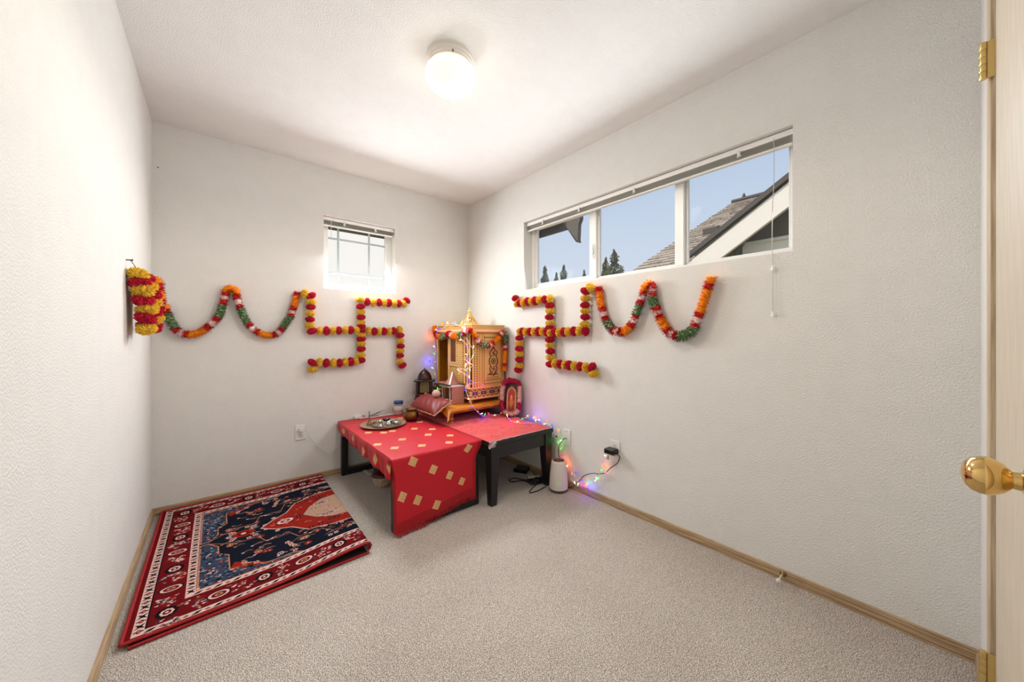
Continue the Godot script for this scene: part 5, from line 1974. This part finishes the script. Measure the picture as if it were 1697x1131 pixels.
func garlands() -> void:
	pompoms()
	var zb := func(x: float, y: float, back: float) -> Vector3: return on_back(470 + x / 3.771, 340 + y / 3.77, back)
	var zr := func(x: float, y: float, back: float) -> Vector3: return on_side(840 + x / 4.466, 440 + y / 4.466, -back)
	var o := thing("pompom_garland", "yellow and magenta pompom garland pinned as a swastika below the small window", "garland", Vector3(-1.02, 1.12, 0.0), "festive garlands")
	pom_line(o, [[130, 555, "y"], [172, 568, "m"], [170, 605, "y"], [170, 637, "m"], [165, 678, "y"], [165, 715, "m"], [163, 752, "y"], [178, 788, "m"]], zb, 0.044)
	pom_line(o, [[225, 787, "y"], [268, 787, "m"], [308, 785, "y"], [345, 785, "m"], [385, 783, "y"], [420, 782, "m"], [458, 785, "y"], [491, 783, "m"], [530, 785, "y"], [567, 790, "m"], [597, 790, "y"], [628, 790, "m"], [660, 790, "y"], [690, 787, "m"], [725, 780, "y"]], zb, 0.044)
	pom_line(o, [[728, 815, "m"], [730, 850, "y"], [732, 882, "m"], [730, 912, "y"], [728, 942, "m"], [727, 977, "y"], [743, 1003, "m"]], zb, 0.044)
	pom_line(o, [[480, 593, "y"], [482, 635, "m"], [484, 670, "y"], [484, 702, "m"], [485, 735, "y"], [486, 760, "m"]], zb, 0.044)
	pom_line(o, [[486, 812, "y"], [485, 837, "m"], [485, 868, "y"], [485, 900, "m"], [484, 938, "y"], [483, 970, "m"]], zb, 0.044)
	pom_line(o, [[453, 975, "y"], [420, 980, "m"], [385, 983, "y"], [350, 987, "m"], [310, 988, "y"], [267, 987, "m"], [223, 983, "y"], [180, 985, "m"], [182, 1028, "y"]], zb, 0.044)
	pom_line(o, [[523, 606, "m"], [560, 610, "y"], [597, 610, "m"], [628, 612, "y"], [658, 613, "m"], [693, 617, "y"], [720, 617, "m"], [751, 619, "y"], [770, 597, "m"]], zb, 0.044)
	o = thing("pompom_garland", "yellow and magenta pompom garland pinned as a swastika below the wide window", "garland", Vector3(0.0, 1.12, 1.25), "festive garlands")
	pom_line(o, [[63, 243, "m"], [80, 284, "y"], [97, 280, "m"], [124, 275, "y"], [155, 269, "m"], [183, 266, "y"], [211, 263, "m"], [243, 257, "y"], [280, 253, "m"], [322, 247, "y"]], zr, 0.044)
	pom_line(o, [[318, 297, "m"], [320, 340, "y"], [314, 384, "m"], [320, 428, "y"], [318, 462, "m"]], zr, 0.044)
	pom_line(o, [[97, 493, "y"], [117, 492, "m"], [140, 493, "y"], [172, 493, "m"], [203, 493, "y"], [235, 491, "m"], [265, 490, "y"], [297, 492, "m"], [324, 497, "y"], [355, 497, "m"], [387, 497, "y"], [422, 495, "m"], [455, 491, "y"], [495, 488, "m"], [537, 487, "y"], [582, 487, "m"]], zr, 0.044)
	pom_line(o, [[578, 437, "y"], [580, 383, "m"], [580, 338, "y"], [578, 295, "m"], [582, 245, "y"], [580, 192, "m"], [620, 165, "y"]], zr, 0.044)
	pom_line(o, [[318, 550, "m"], [318, 592, "y"], [322, 636, "m"], [322, 682, "y"], [322, 732, "m"]], zr, 0.044)
	pom_line(o, [[358, 728, "y"], [393, 732, "m"], [430, 738, "y"], [460, 740, "m"], [500, 745, "y"], [542, 750, "m"], [585, 757, "y"], [630, 755, "m"], [642, 803, "y"]], zr, 0.044)
	pom_line(o, [[92, 538, "m"], [93, 577, "y"], [92, 617, "m"], [92, 658, "y"], [92, 697, "m"], [92, 740, "y"], [82, 775, "m"]], zr, 0.044)
	# swags
	var zs := func(x: float, y: float, back: float) -> Vector3: return on_back(190 + x / 5.474, 420 + y / 5.474, back)
	o = thing("flower_swag", "marigold swag of orange red white and green bands on the back wall", "garland", on_back(370, 520, 0.0), "festive garlands")
	band_line(o, [["r", 465, 525], ["g", 482, 575, 510, 625, 535, 660], ["r", 556, 695], ["w", 598, 722], ["r", 645, 735], ["o", 690, 740, 750, 728, 800, 706], ["r", 838, 675], ["w", 885, 634], ["r", 925, 597], ["g", 948, 558, 962, 525, 973, 490], ["r", 985, 442], ["w", 998, 406], ["r", 1005, 370], ["o", 1008, 335, 1052, 316, 1105, 345], ["r", 1103, 392], ["w", 1120, 448], ["r", 1132, 480], ["g", 1150, 520, 1170, 570, 1192, 612], ["r", 1217, 648], ["w", 1250, 685], ["r", 1287, 710], ["o", 1325, 728, 1365, 740, 1410, 743], ["r", 1448, 740], ["w", 1485, 722], ["r", 1513, 697], ["g", 1538, 655, 1560, 620, 1588, 590], ["r", 1600, 562], ["w", 1607, 537], ["r", 1616, 505], ["o", 1630, 475, 1638, 440, 1643, 405], ["r", 1652, 370]], zs, 0.036, 0.0300, 1000)
	o = thing("flower_swag", "marigold swag of orange red white and green bands on the window wall", "garland", on_side(1080, 540, 0.0), "festive garlands")
	band_line(o, [["r", 678, 180], ["o", 684, 220, 688, 260, 697, 300], ["r", 706, 330], ["w", 715, 362], ["r", 726, 397], ["g", 740, 428, 765, 458], ["r", 788, 484], ["w", 817, 492], ["r", 848, 495], ["o", 872, 490, 902, 465], ["r", 928, 435], ["w", 945, 405], ["r", 953, 377], ["g", 963, 350, 978, 305], ["r", 994, 272], ["w", 1004, 240], ["r", 1008, 208], ["o", 1015, 178, 1050, 140], ["r", 1072, 158], ["w", 1073, 188], ["r", 1078, 215], ["g", 1075, 245, 1092, 298], ["r", 1105, 328], ["w", 1115, 355], ["r", 1128, 383], ["o", 1142, 412, 1170, 462], ["r", 1190, 494], ["w", 1218, 512], ["r", 1250, 525], ["g", 1288, 530, 1345, 505, 1385, 472], ["r", 1395, 442], ["w", 1410, 405], ["r", 1424, 367], ["o", 1438, 330, 1460, 260, 1478, 200], ["r", 1490, 155], ["o", 1506, 112, 1518, 85]], zr, 0.036, 0.0310, 2000)
	# the rest of the pompom string, gathered on a nail on the left wall
	var nail := Vector3(-ROOM_W, 1.441, 0.797)
	o = thing("wall_nail", "dark nail in the left wall holding the gathered garland", "nail", nail)
	var s := Shape.new()
	s.tube([nail + Vector3(-0.01, 0, 0), nail + Vector3(0.020, 0.002, 0)], 0.0025, 6)
	s.tube([nail + Vector3(0.018, 0.002, 0), nail + Vector3(0.021, 0.002, 0)], 0.005, 8)
	part(o, "shank", s, mat("black_iron", Color(0.05, 0.05, 0.05), 0.5, 0.6))
	o = thing("gathered_garland", "thick bundle of yellow and magenta pompom strings hanging on the left wall", "garland", Vector3(-2.23, 1.27, 0.75), "festive garlands")
	s = Shape.new()
	s.tube(smooth_path([nail + Vector3(0.012, 0.003, 0), nail + Vector3(0.030, -0.03, 0.004), nail + Vector3(0.040, -0.07, 0)], 4), 0.0014, 5)
	part(o, "string", s, mat("black_iron", Color(0.05, 0.05, 0.05), 0.5, 0.6))
	for st in [[Vector3(-2.256, 1.388, 0.792), Vector3(-2.232, 1.142, 0.770), 7, "y", 1.26], [Vector3(-2.232, 1.372, 0.735), Vector3(-2.208, 1.146, 0.725), 7, "m", 1.0], [Vector3(-2.250, 1.365, 0.690), Vector3(-2.240, 1.150, 0.680), 6, "m", 1.0], [Vector3(-2.236, 1.350, 0.630), Vector3(-2.215, 1.160, 0.620), 6, "y", 1.0]]:
		var n: int = st[2]
		for k in n:
			var f := float(k) / (n - 1)
			var p: Vector3 = st[0].lerp(st[1], f) + Vector3(rng.randf_range(-0.005, 0.005) + 0.010 * sin(PI * f), rng.randf_range(-0.006, 0.006), rng.randf_range(-0.008, 0.008))
			var even := k % 2 == 0
			var c: String = ("y" if even else "m") if st[3] == "y" else ("m" if even else "y")
			var z: float = st[4] * rng.randf_range(0.94, 1.05)
			put(o, "pompom", pom_meshes[k % 3], petal_mat(c), Transform3D(Basis.from_euler(Vector3(rng.randf_range(-0.3, 0.3), rng.randf() * 6, rng.randf_range(-0.35, 0.35))).scaled(Vector3(z, z * 1.1, z)), p))
	# its last marigold strand, curving over to the back wall
	var zc := func(x: float, y: float, back: float) -> Vector3: return on_back(190 + x / 5.474, 420 + y / 5.474, back)
	band_line(o, [["o", 365, 232, 385, 262], ["r", 393, 300, 392, 335], ["o", 405, 375, 408, 400], ["r", 410, 440, 412, 470], ["w", 440, 478], ["o", 455, 490]], zc, 0.42, 0.031, 3000)

func marigold_swags() -> void:   # on the golden shrine
	var o := thing("shrine_garland", "marigold garland looped along the golden shrine's cornice", "garland", Vector3(-0.40, 1.12, 0.33), "festive garlands")
	var zq := func(x: float, y: float, back: float) -> Vector3: return on_side(710 + x / 8.08, 530 + y / 8.08, -0.412)
	band_line(o, [["o", 75, 90, 85, 140], ["r", 95, 190, 120, 222], ["o", 140, 225, 160, 232], ["g", 190, 228, 235, 215], ["r", 265, 195, 285, 188], ["w", 318, 208], ["o", 345, 222, 395, 218], ["g", 430, 205, 465, 185], ["r", 490, 165], ["w", 515, 145, 545, 140]], zq, 0.0, 0.028, 4000)
	var zp := func(x: float, y: float, back: float) -> Vector3: return on_back(710 + x / 8.08, 530 + y / 8.08, 0.655)
	band_line(o, [["r", 548, 140], ["o", 595, 165, 625, 215], ["r", 632, 245], ["w", 650, 270, 665, 285], ["r", 682, 302], ["g", 715, 325, 765, 350], ["r", 800, 352], ["w", 828, 340], ["r", 850, 320], ["o", 885, 300, 940, 245], ["r", 955, 222], ["w", 975, 195], ["r", 1000, 165], ["g", 1028, 190, 1030, 300], ["r", 1030, 325], ["w", 1030, 365], ["r", 1028, 400], ["o", 1026, 430, 1022, 560], ["r", 1020, 600], ["o", 1018, 650, 1016, 690]], zp, 0.0, 0.027, 4200)

# ================================================================ string of coloured lights
func string_lights() -> void:
	var o := thing("string_lights", "string of coloured fairy lights draped from the shrine to the wall outlet", "string lights", Vector3(-0.5, T1, 0.7))
	var wire := mat("pale_wire", Color(0.90, 0.85, 0.80), 0.5)
	var F := func(u: float, v: float, x: float) -> Vector3: return on_side(u, v, x)      # shrine front, bench end
	var B := func(u: float, v: float, z: float) -> Vector3: return on_back(u, v, z)
	var G := func(u: float, v: float, y: float) -> Vector3: return on_floor(u, v, y)
	var runs := []
	runs.append([B.call(777, 520, 0.42), B.call(771, 536, 0.44), F.call(764, 541, -0.425), F.call(748, 536, -0.41), F.call(737, 543, -0.425), F.call(726, 549, -0.43), F.call(720, 562, -0.425), F.call(722, 585, -0.415), F.call(719, 608, -0.42), F.call(723, 630, -0.415), F.call(720, 646, -0.44), F.call(719, 652, -0.46)])
	runs.append([B.call(776, 524, 0.44), F.call(769, 545, -0.43), F.call(763, 560, -0.43), F.call(772, 570, -0.44), F.call(777, 584, -0.43), F.call(771, 596, -0.43), F.call(783, 606, -0.42), F.call(772, 612, -0.44), F.call(757, 612, -0.44), F.call(772, 622, -0.44), B.call(784, 634, 0.65), B.call(796, 634, 0.66)])
	runs.append([F.call(772, 560, -0.43), F.call(781, 575, -0.41), B.call(786, 585, 0.65), F.call(778, 600, -0.42), F.call(769, 607, -0.43)])
	runs.append([B.call(783, 636, 0.64), B.call(772, 642, 0.66), B.call(777, 660, 0.70), B.call(785, 676, 0.725), G.call(800, 690, T1 + 0.018), G.call(812, 688, T1 + 0.018), G.call(825, 688, T1 + 0.018), G.call(836, 686, T1 + 0.018), G.call(848, 699, T1 + 0.016), G.call(862, 697, T1 + 0.016), G.call(872, 693, T1 + 0.016), G.call(886, 694, T1 + 0.016), G.call(899, 701, T1 + 0.016), Vector3(-0.060, 0.434, 1.262), Vector3(-0.045, 0.36, 1.285), Vector3(-0.040, 0.25, 1.300), Vector3(-0.020, 0.21, 1.335), Vector3(-0.024, 0.10, 1.42), F.call(952, 787, -0.02), F.call(960, 800, -0.02), F.call(972, 796, -0.022), F.call(982, 792, -0.026), F.call(991, 786, -0.024), F.call(1000, 768, -0.022), F.call(1008, 752, -0.024)])
	runs.append([G.call(848, 699, T1 + 0.018), G.call(868, 702, T1 + 0.016), G.call(888, 700, T1 + 0.018), G.call(876, 688, T1 + 0.018), G.call(896, 697, T1 + 0.018), Vector3(-0.058, 0.434, 1.255)])
	runs.append([F.call(945, 792, -0.02), F.call(956, 806, -0.018), F.call(968, 803, -0.022), F.call(978, 802, -0.026), F.call(988, 794, -0.03), F.call(997, 782, -0.03), F.call(1008, 786, -0.03), F.call(996, 772, -0.025)])
	var paths := []
	for r in runs:
		var p := smooth_path(r, 6)
		paths.append(p)
		var s := Shape.new()
		s.tube(p, 0.0021, 5)
		part(o, "wire", s, wire)
	# bulbs: little clear caps on short tails
	var bm := []
	var s := Shape.new()
	s.lathe(v2([0.0005, -0.006, 0.0022, -0.006, 0.0026, 0.0, 0.0036, 0.004, 0.0038, 0.009, 0.0026, 0.014, 0.0005, 0.016]), 8, 0.4)
	var bulb := s.mesh()
	for c in [Color(1.0, 0.90, 0.80), Color(0.22, 0.20, 1.0), Color(1.0, 0.42, 0.16), Color(0.25, 1.0, 0.32), Color(1.0, 0.16, 0.55)]:
		bm.append(glow("fairy_light_%d" % bm.size(), c, 2.0))
	var q := RandomNumberGenerator.new()
	q.seed = 21
	var tail := Shape.new()
	var k := 0
	for p in paths:
		var since := 0.0
		for j in range(1, p.size()):
			since += p[j].distance_to(p[j - 1])
			if since > 0.055:
				since = 0.0
				var d := Vector3(q.randf_range(-1, 0.5), q.randf_range(-0.6, 0.8), q.randf_range(-0.6, 1)).normalized()
				var at: Vector3 = p[j] + d * 0.014
				at.y = maxf(at.y, 0.006)
				if at.z > 0.6 and at.z < 1.22 and at.y < 0.47:
					at.y = maxf(at.y, T1 + 0.018)
				tail.tube([p[j], at], 0.0014, 4)
				put(o, "bulb", bulb, bm[[0, 1, 2, 0, 3, 4, 0, 2, 1][k % 9]], Transform3D(axis_to(d), at))
				k += 1
	part(o, "bulb_tails", tail, wire)
	# the light the brightest bulbs throw on their surroundings
	var lamps := [[G.call(800, 691, T1 + 0.03), 1, 0.010], [F.call(712, 600, -0.45), 1, 0.010], [F.call(716, 560, -0.43), 2, 0.006], [G.call(845, 698, T1 + 0.03), 4, 0.008], [G.call(880, 694, T1 + 0.03), 1, 0.010], [F.call(735, 583, -0.30), 1, 0.006], [F.call(925, 735, -0.03), 3, 0.0016], [F.call(934, 765, -0.03), 2, 0.0022], [F.call(938, 772, -0.03), 2, 0.0022], [F.call(966, 806, -0.03), 4, 0.003], [F.call(974, 812, -0.04), 1, 0.006], [F.call(973, 803, -0.03), 3, 0.0018], [B.call(778, 632, 0.68), 1, 0.008], [F.call(770, 545, -0.44), 0, 0.012], [F.call(772, 605, -0.46), 0, 0.010], [B.call(800, 640, 0.70), 4, 0.006], [F.call(1001, 775, -0.03), 2, 0.0016], [F.call(725, 645, -0.46), 3, 0.004]]
	for a in lamps:
		put(o, "bulb", bulb, bm[a[1]], Transform3D(Basis(), a[0]))
		var l := OmniLight3D.new()
		l.name = "bulb_light"
		l.light_color = bm[a[1]].albedo_color
		l.light_energy = a[2] * 0.5
		l.light_size = 0.012
		l.omni_range = 3.0
		l.omni_attenuation = 2.0
		l.shadow_enabled = true
		o.add_child(l, true)
		l.position = a[0] - o.position + Vector3(0, 0.005, 0)

# ================================================================ outlets, cords, humidifier, door stop
func plate(o: Node3D, at: Vector3, along: Vector3, outw: Vector3, w := 0.070, h := 0.114) -> void:
	var s := Shape.new()
	s.x = Transform3D(Basis(along, Vector3.UP, outw), at)
	s.box(Vector3(-w / 2, -h / 2, 0), Vector3(w / 2, h / 2, 0.006), 0.002)
	part(o, "cover_plate", s, mat("outlet_white", Color(0.90, 0.885, 0.86), 0.35))
func socket(o: Node3D, at: Vector3, along: Vector3, outw: Vector3) -> void:
	var s := Shape.new()
	s.x = Transform3D(Basis(along, outw, -Vector3.UP), at)
	s.lathe(v2([0.0175, 0.005, 0.0172, 0.0078, 0.0005, 0.0079]), 20, 0.9)
	var k := part(o, "socket", s, mat("socket_white", Color(0.86, 0.845, 0.82), 0.35))
	s = Shape.new()
	s.x = Transform3D(Basis(along, Vector3.UP, outw), at)
	s.box(Vector3(-0.008, -0.001, 0.0078), Vector3(-0.0055, 0.008, 0.0084))
	s.box(Vector3(0.0055, -0.001, 0.0078), Vector3(0.008, 0.007, 0.0084))
	s.box(Vector3(-0.0025, -0.010, 0.0078), Vector3(0.0025, -0.0055, 0.0084))
	part(k, "slots", s, mat("slot_dark", Color(0.08, 0.07, 0.06), 0.7))

func wall_fittings() -> void:
	var X := Vector3.RIGHT
	var Z := Vector3.BACK
	var white := mat("white_cord", Color(0.86, 0.84, 0.80), 0.5)
	var black := mat("black_cord", Color(0.03, 0.03, 0.032), 0.45)
	# outlet on the back wall with a white plug
	var c := Vector3(-1.497, 0.376, 0.0)
	var o := thing("wall_outlet", "white double outlet on the back wall left of the coffee table", "outlet", c)
	plate(o, c, X, Z)
	socket(o, c + Vector3(0, 0.020, 0), X, Z)
	socket(o, c + Vector3(0, -0.020, 0), X, Z)
	o = thing("white_plug", "white plug with thin cord in the back wall outlet", "plug", c)
	var s := Shape.new()
	s.box(c + Vector3(-0.012, 0.010, 0.008), c + Vector3(0.014, 0.034, 0.036), 0.004)
	part(o, "plug", s, white)
	s = Shape.new()
	s.tube(smooth_path([c + Vector3(0.004, 0.018, 0.034), c + Vector3(0.040, -0.012, 0.040), on_back(521, 735, 0.02), on_back(537, 749, 0.018), on_back(551, 749, 0.018), Vector3(-1.19, 0.250, 0.016), Vector3(-1.05, 0.262, 0.016), Vector3(-0.90, 0.280, 0.016)], 5), 0.0028, 6)
	part(o, "cord", s, white)
	# two plates behind the bench end
	c = Vector3(0, 0.345, 1.230)
	o = thing("wall_plate", "white wall plate half hidden behind the bench leg", "wall plate", c)
	plate(o, c, Z, -X)
	s = Shape.new()
	s.x = Transform3D(Basis(Z, -X, -Vector3.UP), c)
	s.lathe(v2([0.006, 0.005, 0.006, 0.009, 0.0005, 0.0092]), 12, 0.9)
	part(o, "jack", s, mat("slot_dark", Color(0.08, 0.07, 0.06), 0.7))
	c = Vector3(0, 0.360, 1.330)
	o = thing("wall_plate", "white coax wall plate with a black cable plugged in", "wall plate", c)
	plate(o, c, Z, -X)
	s = Shape.new()
	s.x = Transform3D(Basis(Z, -X, -Vector3.UP), c + Vector3(0, 0.042, 0))
	s.lathe(v2([0.003, 0.0055, 0.003, 0.0068, 0.0005, 0.007]), 10, 0.9)
	part(o, "screw", s, mat("slot_dark", Color(0.08, 0.07, 0.06), 0.7))
	o = thing("coax_cable", "thin black cable running from the wall plate down behind the humidifier", "cable", c)
	s = Shape.new()
	s.tube(smooth_path([c + Vector3(-0.005, -0.012, 0.0), on_side(934, 728, -0.03), on_side(926, 742, -0.03), on_side(927, 760, -0.03), Vector3(-0.022, 0.12, 1.32), Vector3(-0.023, 0.04, 1.33), Vector3(-0.029, 0.006, 1.25), Vector3(-0.034, 0.006, 1.16), Vector3(-0.11, 0.005, 1.09)], 6), 0.0028, 6)
	part(o, "cable", s, black)
	# outlet with the black adapter
	c = Vector3(0, 0.372, 1.742)
	o = thing("wall_outlet", "white outlet on the window wall behind the black adapter", "outlet", c)
	plate(o, c, Z, -X)
	socket(o, c + Vector3(0, 0.020, 0), Z, -X)
	socket(o, c + Vector3(0, -0.020, 0), Z, -X)
	o = thing("power_adapter", "black power adapter plugged into the window wall outlet", "adapter", c)
	s = Shape.new()
	s.box(Vector3(-0.070, 0.352, 1.700), Vector3(-0.008, 0.384, 1.772), 0.005)
	part(o, "case", s, mat("black_plastic", Color(0.035, 0.033, 0.035), 0.35))
	s = Shape.new()
	s.tube(smooth_path([Vector3(-0.040, 0.364, 1.770), Vector3(-0.042, 0.355, 1.792), on_side(1027, 758, -0.035), on_side(1023, 768, -0.030), on_side(1012, 776, -0.030), on_side(1003, 784, -0.028), on_side(993, 786, -0.026), on_side(982, 785, -0.024), on_side(968, 789, -0.022), on_side(960, 798, -0.020), Vector3(-0.020, 0.060, 1.43), Vector3(-0.023, 0.010, 1.38), Vector3(-0.021, 0.006, 1.27), Vector3(-0.028, 0.006, 1.16), Vector3(-0.10, 0.005, 1.10)], 6), 0.0026, 6)
	part(o, "cord", s, black)
	o = thing("light_plug", "small white plug of the fairy lights under the black adapter", "plug", Vector3(0, 0.33, 1.742))
	s = Shape.new()
	s.box(Vector3(-0.040, 0.338, 1.725), Vector3(-0.008, 0.351, 1.758), 0.003)
	s.box(Vector3(-0.030, 0.300, 1.692), Vector3(-0.018, 0.330, 1.706), 0.003)
	s.tube([Vector3(-0.026, 0.342, 1.730), Vector3(-0.030, 0.336, 1.708), Vector3(-0.024, 0.326, 1.700)], 0.0022, 5)
	part(o, "plug", s, mat("grey_plug", Color(0.72, 0.70, 0.66), 0.5))
	# humidifier
	c = on_floor(921, 812, 0.0)
	c = Vector3(-0.098, 0, 1.335)
	o = thing("humidifier", "white tapered humidifier with green ring button and grey foot", "humidifier", c)
	part(o, "body", turned(c, v2([0.0655, 0.020, 0.0662, 0.030, 0.0655, 0.060, 0.0625, 0.110, 0.0575, 0.160, 0.0525, 0.198, 0.0505, 0.208, 0.0465, 0.2135, 0.0415, 0.2145]), 44, 0.5), mat("humidifier_white", Color(0.86, 0.82, 0.79), 0.42))
	part(o, "foot", turned(c, v2([0.0005, 0.001, 0.061, 0.001, 0.064, 0.004, 0.0655, 0.012, 0.0655, 0.020]), 44, 0.6), mat("foot_grey", Color(0.33, 0.30, 0.29), 0.6))
	part(o, "top_well", turned(c, v2([0.0415, 0.2145, 0.038, 0.211, 0.036, 0.200, 0.0005, 0.199]), 36, 0.6), mat("well_rose", Color(0.50, 0.30, 0.27), 0.4))
	var d := Vector3(CAM.x - c.x, 0, CAM.z - c.z).normalized().rotated(Vector3.UP, 0.05)
	var tilt := Basis(d.cross(Vector3.UP).normalized() * -1, Vector3.UP, d)
	var ringc := c + d * 0.0665 + Vector3(0, 0.072, 0)
	s = Shape.new()
	s.x = Transform3D(tilt, ringc)
	var path := []
	for k in 25:
		path.append(Vector3(cos(TAU * k / 24) * 0.0085, sin(TAU * k / 24) * 0.0085, 0))
	s.tube(path, 0.0011, 6)
	part(o, "button_light", s, glow("green_light", Color(0.35, 0.80, 0.35), 0.9))
	s = Shape.new()
	s.x = Transform3D(tilt, ringc)
	s.tube([Vector3(0, 0, -0.002), Vector3(0, 0, 0.001)], 0.0022, 8)
	part(o, "button_mark", s, mat("button_dark", Color(0.10, 0.16, 0.10), 0.5))
	# cords and adapters lying under the bench
	o = thing("router", "flat dark blue box lying among the cords under the bench", "router", on_floor(866, 780, 0.0))
	var rc := on_floor(866, 782, 0.0)
	s = Shape.new()
	s.x = Transform3D(Basis(Vector3.UP, 0.5) * Basis(Vector3.RIGHT, 0.0), rc)
	s.box(Vector3(-0.055, 0.004, -0.06), Vector3(0.05, 0.034, 0.05), 0.004)
	part(o, "case", s, mat("navy_plastic", Color(0.03, 0.035, 0.085), 0.3))
	s = Shape.new()
	s.x = Transform3D(Basis(Vector3.UP, 0.5), rc)
	s.box(Vector3(-0.055, 0.0, -0.06), Vector3(0.05, 0.005, 0.052), 0.001)
	part(o, "edge", s, mat("grey_plug", Color(0.72, 0.70, 0.66), 0.5))
	var wp := on_floor(880, 796, 0.0)
	s = Shape.new()
	s.x = Transform3D(Basis(Vector3.UP, -0.4), wp)
	s.box(Vector3(-0.030, 0.010, -0.018), Vector3(0.030, 0.034, 0.018), 0.004)
	s.box(Vector3(0.024, 0.012, -0.010), Vector3(0.075, 0.026, 0.010), 0.003)
	solo("white_adapter", "white plug adapter lying on the tangle of black cords", "adapter", s, mat("adapter_white", Color(0.72, 0.68, 0.64), 0.45), wp)
	var q := RandomNumberGenerator.new()
	q.seed = 31
	o = thing("cord_tangle", "tangle of black power cords on the carpet under the bench", "cords", on_floor(880, 796, 0.0))
	var mid := on_floor(889, 800, 0.0)
	for k in 6:
		var pts := []
		var an := q.randf() * TAU
		for j in 9:
			an += q.randf_range(0.5, 1.0)
			var rad := q.randf_range(0.025, 0.068)
			pts.append(mid + Vector3(cos(an) * rad * 1.2, 0.005 + 0.022 * q.randf(), sin(an) * rad * 0.8))
		s = Shape.new()
		s.tube(smooth_path(pts, 5), 0.0032, 6)
		part(o, "cord", s, black if k % 3 else mat("dark_green_cord", Color(0.03, 0.06, 0.055), 0.45))
	for loop in [[[895, 800], [870, 796], [852, 793], [844, 796], [850, 799], [866, 797], [884, 802], [900, 800]], [[905, 806], [893, 813], [880, 817], [878, 814], [886, 806], [896, 797]], [[858, 776], [866, 772], [873, 771], [880, 777], [884, 785], [893, 790]]]:
		var pts := []
		for p in loop:
			pts.append(on_floor(p[0], p[1], 0.005))
		s = Shape.new()
		s.tube(smooth_path(pts, 5), 0.0032, 6)
		part(o, "cord", s, black)
	# door stop screwed to the baseboard
	c = Vector3(-0.012, 0.032, 2.628)
	o = thing("door_stop", "small brass door stop with white rubber tip on the baseboard", "door stop", c)
	var brass := mat("stop_brass", Color(0.50, 0.42, 0.26), 0.35, 0.8)
	s = Shape.new()
	s.x = Transform3D(Basis(Z, -X, -Vector3.UP), c)
	s.lathe(v2([0.0125, 0.0, 0.012, 0.003, 0.006, 0.006, 0.004, 0.012]), 16, 0.5)
	part(o, "flange", s, brass)
	s = Shape.new()
	s.tube(smooth_path([c + Vector3(-0.008, 0, 0), c + Vector3(-0.040, 0.002, 0), c + Vector3(-0.060, -0.002, 0)], 4), 0.0036, 8)
	part(o, "stem", s, mat("stop_cream", Color(0.84, 0.80, 0.70), 0.4))
	s = Shape.new()
	s.x = Transform3D(Basis(Z, -X, -Vector3.UP), c + Vector3(-0.058, -0.002, 0))
	s.lathe(v2([0.005, 0.0, 0.0095, 0.003, 0.010, 0.012, 0.008, 0.018, 0.0005, 0.020]), 14, 0.5)
	part(o, "rubber_tip", s, mat("stop_white", Color(0.86, 0.83, 0.78), 0.6))
	# a bare nail high on the back wall
	c = on_back(262, 278, 0.0)
	s = Shape.new()
	s.tube([c, c + Vector3(0, 0, 0.010)], 0.0028, 6)
	solo("wall_nail", "tiny bare nail high in the back wall's left corner", "nail", s, mats["black_iron"], c)
